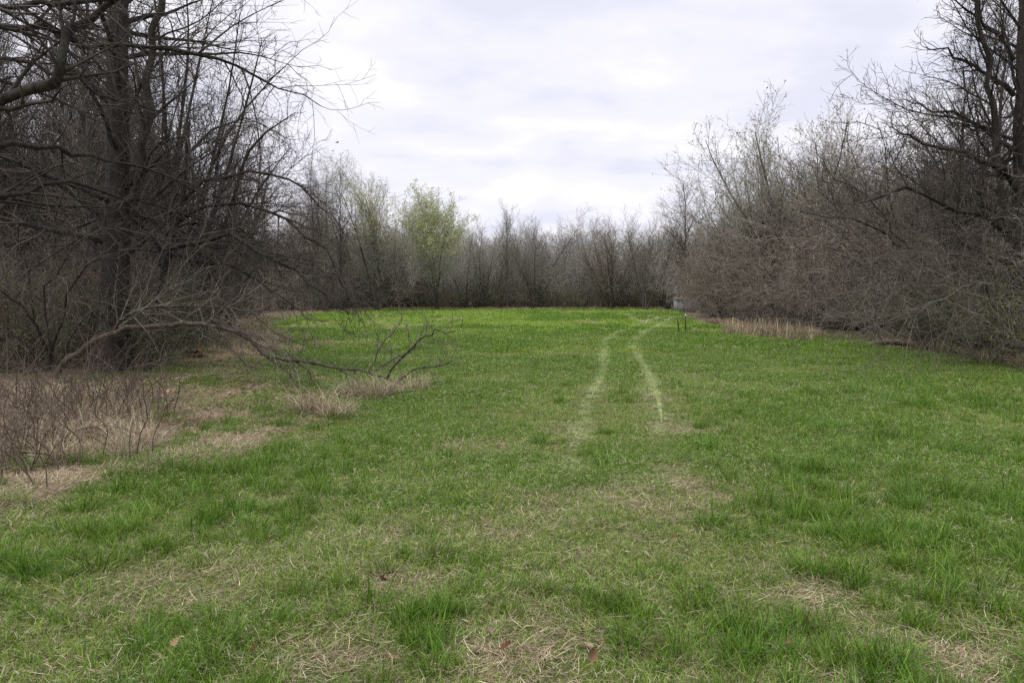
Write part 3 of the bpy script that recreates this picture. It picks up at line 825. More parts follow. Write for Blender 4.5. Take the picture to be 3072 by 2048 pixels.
# overhanging tree whose trunk stands just beside the view
g = np.random.default_rng(502)
ox, oy = -7.3, 9.6
T0 = np.concatenate([smooth_line(np.array([(ox, oy, -.1), (ox + .05, oy, 1.5), (ox - .1, oy + .1, 3.0), (ox - .5, oy + .2, 6), (ox - .9, oy + .3, 11)]), 14)])
TR0 = rad_line(.24, .05, 14)
st = np.array([ox - .05, oy + .05, 2.6])
LB = [([(-30, 108, 9.3), (0, 96, 9.2), (40, 85, 9.1), (63, 65, 9.1), (70, 38, 9.2), (84, 19, 9.3), (110, 6, 9.4), (135, -14, 9.5), (160, -50, 9.6)],   .078, .035),
      ([(-25, 24, 9.5), (30, 24, 10), (60, 31, 10.4), (107, 41, 10.8), (167, 46, 11.2), (210, 57, 11.5), (247, 68, 11.8), (276, 84, 12), (305, 94, 12), (321, 106, 12)], .055, .006),
      ([(-20, 152, 9.5), (30, 146, 9.8), (60, 149, 10.2), (85, 157, 10.5), (119, 159, 11), (160, 172, 11.3), (205, 196, 11.5), (240, 224, 11.6)], .05, .006),
      ([(-20, 12, 9), (20, 6, 9), (60, 3, 9.1), (110, -2, 9.3), (150, -10, 9.5)], .045, .02),
      ([(-20, 205, 9.4), (20, 190, 9.6), (60, 182, 10), (110, 196, 10.4), (150, 215, 10.7), (190, 240, 10.9), (225, 275, 11)], .045, .005),
      ([(-30, 70, 10), (15, 60, 10.2), (60, 75, 10.5), (110, 98, 11), (150, 108, 11.3), (190, 118, 11.5)], .04, .006)]
Qs = []; Rs = []; Ls = []
for pts, r0, r1 in LB:
    P = limb_px(pts, 12); P = np.concatenate([st[None] + (P[0] - st)[None] * np.linspace(0, .8, 3)[:, None], P])
    Qs.append(P); Rs.append(rad_line(r0 * 1.1, r1, 15)); Ls.append(np.linalg.norm(np.diff(P, axis=0), axis=1).sum())
Qs, Rs, Ls = np.array(Qs), np.array(Rs), np.array(Ls)
Q1, R1, L1 = spawn(T0[None], TR0[None], np.array([11.0]), g, 0, .2, .97, .9, .25, .36, .4, 15, .12, .02, .6, .008, -.04, np.array([.35, .2, 0]), per=12)
Q1 = np.concatenate([Qs, Q1]); R1 = np.concatenate([Rs, R1]); L1 = np.concatenate([Ls, L1])
lv = grow_from(Q1, R1, L1, g, 3.8, 4.0, 4.2, .0030, len2=.34, droop=-.05, t0=.2)
hero('overhanging_tree', 2, (ox, oy), [(Q1, R1)] + lv, [(T0, TR0)], 'dark tree overhanging from the left, its thick crooked limb crossing the upper left corner', 'tree', M['bark'], M['twig_dark'])

# big tree on the right
g = np.random.default_rng(503)
rx, ry = col_x(1018, 20.5), 20.5
T0 = trunk_line(15, 16, (-.3, .3), .05, g) + np.array([rx, ry, -.1]); TR0 = rad_line(.20, .04, 16)
T1 = limb_px([(1013, 280, 20.5), (1003, 200, 20.3), (992, 130, 20.2), (985, 60, 20), (978, -10, 19.9), (970, -80, 19.8)], 16); TR1 = rad_line(.10, .04, 16)
LB = [([(1016, 190, 20.5), (985, 165, 20), (955, 148, 19.6), (925, 140, 19.2), (905, 136, 19), (890, 126, 18.8)], .085, .008),
      ([(1014, 95, 20.5), (985, 72, 20.3), (960, 60, 20.2), (940, 52, 20), (922, 46, 20)], .07, .008),
      ([(1016, 150, 20.5), (980, 128, 21), (952, 114, 21.2), (925, 104, 21.4), (902, 98, 21.5)], .07, .008),
      ([(1014, 60, 20.5), (990, 30, 20.3), (965, 8, 20.2), (940, -12, 20)], .06, .01),
      ([(1016, 235, 20.5), (985, 218, 19.5), (950, 205, 19), (910, 190, 18.6), (875, 196, 18.4), (840, 215, 18.2)], .08, .008)]
Qs = []; Rs = []; Ls = []
for pts, r0, r1 in LB:
    P = limb_px(pts, 9); Qs.append(P); Rs.append(rad_line(r0, r1, 9)); Ls.append(np.linalg.norm(np.diff(P, axis=0), axis=1).sum())
Qs, Rs, Ls = np.array(Qs), np.array(Rs), np.array(Ls)
Q1, R1, L1 = spawn(T0[None], TR0[None], np.array([15.0]), g, 0, .2, .97, .95, .25, .25, .38, 9, .13, .04, .5, .008, 0, np.array([-.15, 0, .1]), per=34)
Q1b, R1b, L1b = spawn(T1[None], TR1[None], np.array([9.0]), g, 0, .2, .98, .9, .25, .27, .5, 9, .13, .05, .6, .008, 0, np.array([-.2, 0, .1]), per=20)
Q1 = np.concatenate([Qs, Q1, Q1b]); R1 = np.concatenate([Rs, R1, R1b]); L1 = np.concatenate([Ls, L1, L1b])
lv = grow_from(Q1, R1, L1, g, 5.6, 6.0, 4.2, .0056, len2=.36, trop=.04, t0=.08)
hero('tall_bare_tree', 3, (rx, ry), [(Q1, R1)] + lv, [(T0, TR0), (T1, TR1)], 'tall dark bare tree with two upright stems at the right edge of the meadow', 'tree', M['bark'], M['twig_dark'])

# fan shaped multi-stem tree behind the big left one
g = np.random.default_rng(504)
fx, fy = col_x(172, 24.5), 24.5
tops = [(150, -40), (185, -20), (214, -5), (240, 12), (262, 40), (280, 70), (296, 112), (288, 150), (120, -60)]
Qs = []; Rs = []
for q, (px, py) in enumerate(tops):
    a = np.array([fx + .12 * math.cos(q * 2.4), fy + .12 * math.sin(q * 2.4), -.1]); b = at(px, py, fy + g.uniform(-2.2, 2.2))
    m_ = a * .62 + b * .38 + np.array([0, 0, .9]) + g.normal(size=3) * .25
    Qs.append(smooth_line(np.array([a, a * .85 + m_ * .15 + [0, 0, .3], m_, m_ * .4 + b * .6 + g.normal(size=3) * .2, b]), 13)); Rs.append(rad_line(.09 + .03 * g.random(), .012, 13))
Qs, Rs = np.array(Qs), np.array(Rs); Ls = np.linalg.norm(np.diff(Qs, axis=1), axis=2).sum(1)
Q1, R1, L1 = spawn(Qs, Rs, Ls, g, 2.2, .2, .98, .5, .2, .17, .55, 8, .13, .04, .5, .008, 0)
lv = grow_from(Q1, R1, L1, g, 5.0, 5.2, 4.2, .0056, trop=.04)
hero('multi_stem_tree', 4, (fx, fy), [(Qs[1:], Rs[1:])] + [(Q1, R1, 4)] + lv, [(Qs[0], Rs[0])], 'bare tree with many stems fanning out over the meadow behind the thick left trunk', 'tree', M['bark'], M['twig_dark'])

# drooping tree whose twig curtain hangs over the meadow on the left
g = np.random.default_rng(505)
dx, dy = col_x(150, 18.5), 18.5
T0 = smooth_line(np.array([(dx, dy, -.1), (dx + .1, dy, 1.2), (dx + .5, dy - .1, 2.6), (dx + .9, dy - .1, 4.0), (dx + 1.0, dy, 5.6)]), 12); TR0 = rad_line(.11, .04, 12)
LB = [([(165, 250, 18.5), (200, 238, 18), (240, 242, 17.5), (275, 262, 17.5), (305, 283, 17.4), (335, 303, 17.3), (350, 314, 17.2)], .055, .006),
      ([(165, 235, 18.5), (200, 208, 18.2), (245, 205, 18), (285, 220, 17.6), (315, 245, 17.2), (340, 275, 17), (352, 296, 16.9)], .055, .006),
      ([(168, 215, 18.5), (205, 180, 18.4), (250, 170, 18.4), (290, 182, 18.3), (322, 205, 18.2), (345, 235, 18.1)], .05, .006),
      ([(160, 265, 18.6), (195, 258, 18.2), (225, 265, 17.9), (255, 280, 17.6), (285, 300, 17.4), (305, 318, 17.3)], .05, .006),
      ([(165, 240, 18.5), (190, 222, 19), (230, 225, 19.5), (270, 245, 20), (310, 262, 20.5), (345, 282, 21)], .05, .006),
      ([(160, 250, 18.4), (140, 225, 17.5), (110, 218, 17.2), (80, 228, 17), (50, 240, 17), (25, 258, 17)], .05, .006),
      ([(168, 220, 18.6), (180, 175, 19), (200, 140, 19.4), (230, 120, 19.8), (262, 122, 20), (285, 138, 20.2)], .05, .006)]
Qs = []; Rs = []; Ls = []
for pts, r0, r1 in LB:
    P = limb_px(pts, 11); Qs.append(P); Rs.append(rad_line(r0, r1, 11)); Ls.append(np.linalg.norm(np.diff(P, axis=0), axis=1).sum())
Qs, Rs, Ls = np.array(Qs), np.array(Rs), np.array(Ls)
lv = grow_from(Qs, Rs, Ls, g, 6.5, 5.0, 4.5, .0042, len2=.34, droop=-.08, bias=np.array([.22, .08, -.08]), t0=.08)
hero('drooping_tree', 5, (dx, dy), [(Qs, Rs)] + lv, [(T0, TR0)], 'low bare tree whose drooping twig curtain sweeps down over the left grass edge', 'tree', M['bark'], M['twig_dark'])

# tangled multi-stem shrub at the left border
g = np.random.default_rng(508)
tx, ty = col_x(48, 16.2), 16.2
LB = [([(50, 370, 16.2), (38, 330, 16), (15, 300, 15.7), (-20, 285, 15.4), (-60, 290, 15.2)], .035, .005),
      ([(50, 370, 16.2), (58, 320, 16.1), (80, 275, 16), (120, 250, 16.6), (165, 255, 16.8), (205, 280, 17), (235, 300, 17)], .035, .004),
      ([(48, 370, 16.2), (45, 310, 16), (60, 262, 15.8), (95, 232, 16.2), (140, 228, 16.4), (180, 245, 16.6)], .03, .004),
      ([(48, 370, 16.2), (30, 300, 16.4), (20, 240, 16.5), (30, 190, 16.5), (60, 165, 16.4)], .03, .004),
      ([(52, 370, 16.2), (75, 330, 16.3), (110, 300, 16.4), (150, 288, 16.7), (190, 292, 16.8), (225, 308, 16.9)], .03, .004),
      ([(46, 370, 16.2), (20, 340, 15.8), (-10, 325, 15.4), (-40, 330, 15)], .025, .004)]
Qs = []; Rs = []; Ls = []
for pts, r0, r1 in LB:
    P = limb_px(pts, 12); Qs.append(P); Rs.append(rad_line(r0, r1, 12)); Ls.append(np.linalg.norm(np.diff(P, axis=0), axis=1).sum())
Qs, Rs, Ls = np.array(Qs), np.array(Rs), np.array(Ls)
lv = grow_from(Qs, Rs, Ls, g, 4.0, 4.0, 3.6, .0036, len2=.30, droop=-.05, bias=np.array([.1, .05, .08]), t0=.15)
hero('tangled_shrub', 8, (tx, ty), [(Qs[1:], Rs[1:])] + lv, [(Qs[0], Rs[0])], 'tall tangled shrub with long arching stems at the left border before the thick trunk', 'shrub', M['bark'], M['twig'])

# leaning sapling that arches over into the grass
g = np.random.default_rng(506)
main = [(55, 377, 15.6), (62, 366, 15.6), (79, 352, 15.5), (104, 335, 15.4), (130, 328, 15.3), (160, 324.5, 15.2), (188, 323, 15.1), (213, 326, 15), (236, 331, 14.9), (254, 343, 14.8), (268, 356, 14.7),
        (296, 360, 14.5), (330, 366, 14.3), (360, 371.5, 14.15), (387, 378.5, 14.05), (405, 386.5, 13.95)]
S0 = smooth_line(np.array([at(*p) for p in main]), 40); S0[1:-1] += g.normal(size=(38, 3)) * .016; s = np.linspace(0, 1, 40); RS0 = (.068 - .054 * s ** .9) * (1 + .05 * np.sin(s * 37) + .04 * np.sin(s * 83))
o = empty('leaning_sapling', (S0[0][0], S0[0][1], 0)); tag(o, 'slender tree bent right over in an arch, its tip lying in the dry grass', 'tree')
off = np.array([S0[0][0], S0[0][1], 0.0])
mb = MB(); tubes(mb, S0 - off, RS0, 9); obj('trunk', mb.mesh('trunk', M['sapling']), o)
SB = [([(387, 378.5, 14.05), (402, 360, 13.9), (418, 343, 13.7), (428, 335, 13.6), (441, 333, 13.5), (455, 330, 13.4)], .023, .008),
      ([(395, 381, 14), (412, 371, 13.8), (425, 367, 13.6), (440, 366, 13.5), (452, 360, 13.4)], .018, .008),
      ([(371, 374, 14.1), (384, 364, 14.2), (398, 357, 14.2), (412, 350, 14.2), (420, 338, 14.2)], .018, .008),
      ([(368, 373, 14.1), (375, 358, 14.3), (384, 342, 14.5), (394, 330, 14.6), (402, 319, 14.7)], .016, .008),
      ([(268, 357, 14.7), (280, 366, 14.5), (292, 378, 14.3), (301, 391, 14.15)], .023, .008),
      ([(296, 361, 14.5), (306, 368, 14.4), (313, 378, 14.3), (318, 390, 14.1)], .016, .008),
      ([(340, 369, 14.2), (352, 376, 14.1), (365, 386, 14)], .016, .008),
      ([(205, 325, 15), (216, 316, 15), (226, 306, 15), (238, 298, 15), (255, 290, 15)], .023, .008),
      ([(100, 337, 15.4), (118, 325, 15.6), (135, 312, 15.7), (165, 305, 15.6), (200, 306, 15.4), (235, 310, 15.2), (270, 325, 15.1), (305, 345, 15)], .035, .008),
      ([(213, 326, 15), (225, 338, 14.9), (232, 350, 14.8), (245, 362, 14.7), (258, 370, 14.7)], .016, .008),
      ([(210, 318, 15), (230, 327, 14.8), (255, 340, 14.6), (285, 356, 14.4), (310, 364, 14.3)], .016, .008),
      ([(225, 322, 15), (245, 333, 14.8), (270, 345, 14.7), (292, 362, 14.6)], .016, .008)]
Qs = []; Rs = []; Ls = []
for pts, r0, r1 in SB:
    P = limb_px(pts, 10); Qs.append(P); Rs.append(rad_line(r0, r1, 10)); Ls.append(np.linalg.norm(np.diff(P, axis=0), axis=1).sum())
    mb = MB(); tubes(mb, P - off, Rs[-1], 5); obj('branch', mb.mesh('branch', M['sapling']), o)
Qs, Rs, Ls = np.array(Qs), np.array(Rs), np.array(Ls)
lv = grow_from(Qs, Rs, Ls, g, 7.5, 7, 0, .005, len2=.34, len3=.5, trop=.06)
lv2 = grow_from(S0[None], RS0[None] * .35, np.array([7.5]), g, 4.0, 5, 0, .004, len2=.11, len3=.5, trop=.08, t0=.12)
mb = MB()
for Q, RR, k in lv + lv2: tubes(mb, Q - off, RR, k)
obj('crown', mb.mesh('crown', M['twig']), o)

# ------------------------------------------------------------------ named single trees
def pick(V, i): return V[i % len(V)]
def tree_px(V, i, px, d, h, h0, label, cat='tree', name='bare_tree', group=None, rz=None, wide=1.0):
    h0 = max(v.co.z for v in pick(V, i)['crown'].vertices); x = col_x(px, d); sc = h / h0
    return place(name, pick(V, i), (x, d), rng.random() * 6.28 if rz is None else rz, (sc * wide, sc * wide, sc), label, cat, group, 'twig_dark' if d < 31 else None)  # near crowns swap to the darkened twig copy, tone set by distance
def hz(py, d): return EYE + (HORIZ - py) / F_PX * d
NAMED = [
    (V_TALL, 0, 312, 64, 163, 12.0, 'slim bare tree left of the budding trees, nearest to the big left crowns', 'tall_bare_tree', .8),
    (V_TALL, 1, 327, 67, 164, 12.0, 'slim pale bare tree second from the big left crowns', 'tall_bare_tree', .8),
    (V_TALL, 2, 341, 69, 162, 12.0, 'slim bare tree directly left of the first budding tree', 'tall_bare_tree', .8),
    (V_BUD, 1, 378, 72, 167, 10.2, 'tall tree with a few yellow-green buds, left of the greenest tree', 'budding_tree', 1.0),
    (V_BUD, 0, 437, 76, 193, 10.2, 'greenest tree of the far tree line, crown hazed with yellow-green leaf buds', 'budding_tree', 1.15),
    (V_TALL, 3, 413, 71, 215, 12.0, 'thin pale pole-like tree standing before the greenest budding tree', 'tall_bare_tree', .55),
    (V_TALL, 2, 507, 79, 206, 12.0, 'spindly bare treetop poking above the middle of the far tree line', 'tall_bare_tree', .8),
    (V_VASE, 1, 484, 80, 222, 8.6, 'spreading bare tree right of the greenest budding tree', 'bare_tree', .9),
    (V_VASE, 0, 535, 81, 226, 8.6, 'spreading bare tree right of the spindly treetop in the far line', 'bare_tree', .9),
    (V_VASE, 2, 610, 80, 221, 8.6, 'broad brownish bare tree filling the right half of the far tree line', 'bare_tree', 1.2),
    (V_VASE, 3, 645, 77, 213, 8.6, 'bare tree with a raised tufted top left of the tall tree by the shed', 'bare_tree', .9),
    (V_TALL, 0, 684, 73, 180, 12.0, 'tall rounded bare tree standing behind the plank shed', 'tall_bare_tree', 1.35),
    (V_TALL, 3, 722, 52, 178, 12.0, 'bare tree rising over the end of the right thicket', 'bare_tree', 1.1),
    (V_BROOM, 0, 772, 43, 140, 9.6, 'budding tree at the left flank of the tall budding tree above the right thicket', 'budding_tree', .8),
    (V_BROOM, 0, 803, 41, 112, 9.6, 'tall budding tree standing above the right thicket, tips dotted with new leaves', 'budding_tree', 1.35),
    (V_VASE, 1, 852, 36, 146, 8.6, 'bare tree between the tall budding tree and the tall dark right tree', 'bare_tree', .8),
    (V_VASE, 1, 196, 27, 20, 8.6, 'bare vase-shaped tree whose twigs fill the skyline right of the fanning stems', 'bare_tree', .95),
    (V_VASE, 2, 225, 33, 80, 8.6, 'brownish vase-shaped tree under the long overhanging twig tips', 'bare_tree', .9),
    (V_VASE, 3, 150, 30, -10, 8.6, 'bare tree with crowded upright limbs between the two left trunks', 'bare_tree', .8),
    (V_VASE, 0, 45, 27, -30, 8.6, 'bare vase-shaped tree behind the crooked overhanging limb', 'bare_tree', .9),
    (V_TALL, 1, 958, 25, 30, 12.0, 'slender bare tree left of the two upright stems at the right', 'tall_bare_tree', 1.1),
    (V_TALL, 2, 990, 27, -30, 12.0, 'bare tree crowding behind the two upright stems at the right', 'tall_bare_tree', 1.1),
    (V_TALL, 1, 94, 26, -60, 12.0, 'slim bare trunk just left of the thick left trunk', 'tall_bare_tree', .7),
]
for V, i, px, d, top, h0, lab, nm, wide in NAMED:
    tree_px(V, i, px, d, hz(top, d) * (1.09 if d > 31 else 1), h0, lab, 'tree', nm, None, None, wide)

# ------------------------------------------------------------------ the woods, tree by tree
ORD = ['nearest', 'second', 'third', 'fourth', 'fifth', 'sixth', 'seventh', 'eighth', 'ninth', 'tenth', 'eleventh', 'twelfth', 'thirteenth', 'fourteenth', 'fifteenth', 'sixteenth']
def woods(n, region, mix, group, label, name, seed, smin, smax, cat='tree', mind=1.6, wide=1.0, marks=None, front=0, short=None, twigs=(None,)):
    g = np.random.default_rng(seed); pts = []; tries = 0
    if isinstance(region, list):
        pts = region
    else:
        while len(pts) < n and tries < n * 60:
            tries += 1
            x, y = region(g)
            if all((x - a) ** 2 + (y - b) ** 2 > mind ** 2 for a, b in pts):
                pts.append((x, y))
    labs = [label] * len(pts)
    if marks:
        vis = [q for q in sorted(range(len(pts)), key=lambda q: pts[q][1]) if -10 < CX + pts[q][0] / pts[q][1] * F_PX < 1034][:front]
        side = {}
        for q in vis:
            px = CX + pts[q][0] / pts[q][1] * F_PX
            mpx, mn = min(marks, key=lambda m_: abs(m_[0] - px))
            side.setdefault((mn, px > mpx), []).append((abs(px - mpx), q))
        for (mn, right), lst in side.items():
            for k, (_, q) in enumerate(sorted(lst)):
                labs[q] = '%s, %s %s of %s' % (short, ORD[min(k, 15)], 'right' if right else 'left', mn)
    for q, (x, y) in enumerate(pts):
        V = mix[g.integers(0, len(mix))]
        sc = g.uniform(smin, smax)
        place(name, V[g.integers(0, len(V))], (x, y), g.random() * 6.28, (sc * wide, sc * wide, sc * g.uniform(.9, 1.1)), labs[q], cat, group, twigs[g.integers(0, len(twigs))])
FAR_MARKS = [(378, 'the first budding tree'), (437, 'the greenest budding tree'), (507, 'the spindly treetop'), (575, 'the tree line middle'), (645, 'the tufted tree'), (684, 'the shed tree')]
LEFT_MARKS = [(115, 'the thick left trunk'), (172, 'the fanning stems'), (237, 'the bent tree'), (312, 'the slim trees')]
RIGHT_MARKS = [(684, 'the plank shed'), (760, 'the tan weeds'), (803, 'the tall budding tree'), (890, 'the fallen log'), (1014, 'the dark right tree')]
def left_region(lo, hi, y0, y1, pxmin=-150):
    def f(g):
        while True:
            y = g.uniform(y0, y1); x = np.interp(y, LEFT[:, 0], LEFT[:, 1]) - g.uniform(lo, hi)
            if CX + x / y * F_PX > pxmin: return x, y
    return f
def right_region(lo, hi, y0, y1, pxmax=1174):
    def f(g):
        while True:
            y = g.uniform(y0, y1); x = np.interp(y, RIGHT[:, 0], RIGHT[:, 1]) + g.uniform(lo, hi)
            if CX + x / y * F_PX < pxmax: return x, y
    return f
def far_region(x0, x1, a, b):
    return lambda g: (lambda x: (x, far_y(x) + g.uniform(a, b)))(g.uniform(x0, x1))
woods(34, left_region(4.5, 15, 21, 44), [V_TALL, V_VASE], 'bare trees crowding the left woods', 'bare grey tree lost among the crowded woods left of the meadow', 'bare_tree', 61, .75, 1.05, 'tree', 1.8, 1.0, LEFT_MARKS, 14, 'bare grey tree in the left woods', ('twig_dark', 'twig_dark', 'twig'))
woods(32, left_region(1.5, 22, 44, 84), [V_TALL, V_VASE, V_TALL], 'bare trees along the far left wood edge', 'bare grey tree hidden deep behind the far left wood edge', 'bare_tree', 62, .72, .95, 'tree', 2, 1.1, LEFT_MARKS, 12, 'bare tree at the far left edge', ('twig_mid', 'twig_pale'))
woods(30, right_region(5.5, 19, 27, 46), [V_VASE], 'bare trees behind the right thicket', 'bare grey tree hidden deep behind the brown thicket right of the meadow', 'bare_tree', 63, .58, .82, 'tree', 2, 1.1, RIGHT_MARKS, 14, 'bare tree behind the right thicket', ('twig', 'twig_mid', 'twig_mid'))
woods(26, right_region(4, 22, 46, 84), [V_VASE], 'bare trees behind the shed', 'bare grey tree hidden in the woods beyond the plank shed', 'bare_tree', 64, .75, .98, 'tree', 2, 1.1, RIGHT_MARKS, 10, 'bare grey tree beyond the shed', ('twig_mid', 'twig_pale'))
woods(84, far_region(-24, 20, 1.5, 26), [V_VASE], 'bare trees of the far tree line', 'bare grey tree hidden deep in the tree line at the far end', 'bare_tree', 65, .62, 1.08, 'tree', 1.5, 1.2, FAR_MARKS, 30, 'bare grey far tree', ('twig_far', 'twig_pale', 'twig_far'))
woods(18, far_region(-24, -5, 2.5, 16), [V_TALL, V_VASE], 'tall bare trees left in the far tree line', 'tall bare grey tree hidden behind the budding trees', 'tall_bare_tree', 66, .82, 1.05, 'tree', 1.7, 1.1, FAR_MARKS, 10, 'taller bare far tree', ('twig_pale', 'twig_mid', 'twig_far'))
# thickets
woods(10, left_region(3.4, 9, 17.4, 22, -80), [V_SHRUB], 'bare shrubs around the thick left trunk', 'bare shrub at the left border before the woods', 'bare_shrub', 67, .7, 1.0, 'shrub', 1.2, 1.0, LEFT_MARKS, 10, 'low bare shrub in front', ('twig', 'twig_dark', 'twig_red'))
woods(30, left_region(2.0, 10, 23, 44), [V_SHRUB], 'bare shrubs under the left trees', 'bare brown shrub deep in the undergrowth below the left trees', 'bare_shrub', 71, 1.0, 1.5, 'shrub', 1.6, 1.0, LEFT_MARKS, 14, 'brown shrub under the left trees', ('twig_dark', 'twig', 'twig_red'))
woods(26, left_region(1.2, 10, 44, 84), [V_SHRUB], 'bare shrubs along the far left wood edge', 'bare brown shrub hidden deep behind the far left wood edge', 'bare_shrub', 72, .95, 1.5, 'shrub', 1.8, 1.0, LEFT_MARKS, 14, 'shrub at the far left wood edge', ('twig_mid', 'twig_mid', 'twig'))
EDGE = np.array([(16, 10.2), (18, 10.7), (22, 11.6), (26, 11.4), (30, 10.6), (35, 10.0), (40, 9.6), (47, 10.9), (54, 12.4), (62, 14.4), (70, 17)])
g = np.random.default_rng(73); fr = []
for q in range(20):
    y = 16.5 + q * 2.45 + g.normal() * .4; fr.append((float(np.interp(y, EDGE[:, 0], EDGE[:, 1]) + (2.9 if y < 44 else 1.9) + g.normal() * .35), float(y)))
fr += [(float(col_x(708, 62)), 62.0), (float(col_x(712, 56)), 56.0), (float(col_x(704, 66.5)), 66.5)]
woods(0, fr, [V_SHRUB], 'bare shrubs fronting the right thicket', 'twiggy brown shrub on the front edge of the right thicket', 'bare_shrub', 73, 1.0, 1.3, 'shrub', 1.5, 1.0, RIGHT_MARKS, 23, 'twiggy shrub fronting the right thicket', ('twig_mid', 'twig_red', 'twig_mid', 'twig_mid', 'twig'))
woods(42, right_region(5.4, 11.5, 20, 60), [V_SHRUB], 'bare shrubs deep in the right thicket', 'twiggy brown shrub buried deep in the thicket right of the meadow', 'bare_shrub', 74, 1.7, 2.35, 'shrub', 1.6, 1.0, RIGHT_MARKS, 10, 'tall twiggy shrub inside the right thicket', ('twig_mid', 'twig', 'twig_red'))
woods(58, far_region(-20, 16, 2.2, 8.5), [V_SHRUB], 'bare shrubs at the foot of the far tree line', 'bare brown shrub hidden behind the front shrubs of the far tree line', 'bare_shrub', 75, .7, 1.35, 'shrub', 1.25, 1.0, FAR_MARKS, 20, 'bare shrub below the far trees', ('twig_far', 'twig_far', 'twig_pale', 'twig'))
# leafing shrubs
woods(24, far_region(-14, 14, .3, 1.6), [V_GREEN], 'leafing shrubs at the foot of the far tree line', 'small olive-green shrub at the foot of the far tree line', 'leafing_shrub', 81, .7, 1.25, 'shrub', 1.0, 1.0, FAR_MARKS, 24, 'olive-green shrub below the far trees')
woods(14, left_region(2.8, 7.5, 16.6, 22, -60), [V_GREEN], 'leafing shrubs under the left trees', 'small green-leafed shrub at the left border', 'leafing_shrub', 82, .6, 1.0, 'shrub', 1.3, 1.0, LEFT_MARKS, 14, 'green-leafed shrub under the left trees')
woods(10, right_region(.2, 2.5, 15.5, 26), [V_GREEN], 'leafing shrubs in the right thicket', 'small green-leafed shrub at the right border', 'leafing_shrub', 83, .8, 1.2, 'shrub', 1.3, 1.0, RIGHT_MARKS, 10, 'green shrub before the right thicket')

# mass of woods further in, beyond what one can count
g = np.random.default_rng(90)
pp, ii_ = [], []
WM = [V_SHRUB[0]['crown'], V_SHRUB[1]['crown'], V_SHRUB[2]['crown'], V_VASE[0]['crown'], V_VASE[2]['crown']]
for q in range(260):
    y = g.uniform(16, 110); k = g.integers(0, 2)
    x = (np.interp(y, LEFT[:, 0], LEFT[:, 1]) - g.uniform(9, 34)) if k == 0 else (np.interp(y, RIGHT[:, 0], RIGHT[:, 1]) + g.uniform(9, 34))
    if abs(x / y) < .8: pp.append((x, y, 0)); ii_.append(g.integers(0, 5))
for q in range(150):
    pp.append((g.uniform(-45, 40), g.uniform(90, 118), 0)); ii_.append(g.integers(0, 5))
n = len(pp)
sc = np.where(np.array(ii_) < 3, 1.3 + .5 * g.random(n), .62 + .2 * g.random(n))
scatter('woods_undergrowth', pp, np.stack([np.zeros(n), np.zeros(n), g.random(n) * 6.28], 1), sc, ii_, WM, 'tangled brush deep in the woods')

def tree_total():
    seen = set(); n = 0
    for o in bpy.data.objects:
        if o.type == 'MESH' and o.data.name not in seen:
            seen.add(o.data.name); n += len(o.data.loops) - 2 * len(o.data.polygons)
    return n

# ------------------------------------------------------------------ leaning tree inside the right thicket
g = np.random.default_rng(507)
lx, ly = col_x(945, 25), 25
LB = [([(930, 275, 25), (909, 249, 24.6), (886, 235, 24.2), (850, 221, 23.6), (806, 216, 23), (775, 222, 22.6)], .075, .006),
      ([(915, 256, 24.7), (893, 232, 24.5), (883, 214, 24.5), (864, 196, 24.4), (838, 176, 24.2), (815, 162, 24)], .06, .006),
      ([(940, 285, 25), (945, 240, 24.6), (930, 200, 24.4), (905, 175, 24.2), (880, 165, 24)], .06, .006),
      ([(935, 290, 24.8), (905, 285, 23.5), (870, 280, 22.6), (835, 285, 22), (800, 300, 21.7)], .05, .006),
      ([(940, 300, 25), (985, 270, 22), (1005, 260, 20.5), (960, 250, 19.5), (915, 262, 19), (880, 285, 18.7)], .05, .006),
      ([(945, 310, 24), (1000, 300, 19), (985, 290, 17.5), (940, 298, 16.8), (900, 318, 16.5)], .045, .006)]
T0 = smooth_line(np.array([(lx, ly, -.1), (lx - .1, ly, .8), at(930, 275, 25)]), 8); TR0 = rad_line(.13, .085, 8)
Qs = []; Rs = []; Ls = []
for pts, r0, r1 in LB:
    P = limb_px(pts, 11); Qs.append(P); Rs.append(rad_line(r0, r1, 11)); Ls.append(np.linalg.norm(np.diff(P, axis=0), axis=1).sum())
Qs, Rs, Ls = np.array(Qs), np.array(Rs), np.array(Ls)
lv = grow_from(Qs, Rs, Ls, g, 3.6, 3.6, 3.0, .0045, len2=.36, droop=-.02, bias=np.array([-.2, -.1, .05]), t0=.12)
hero('leaning_tree', 7, (lx, ly), [(Qs, Rs)] + lv, [(T0, TR0)], 'grey tree leaning left out of the right thicket, long forked branches reaching over it', 'tree', M['bark_far'], M['twig'])

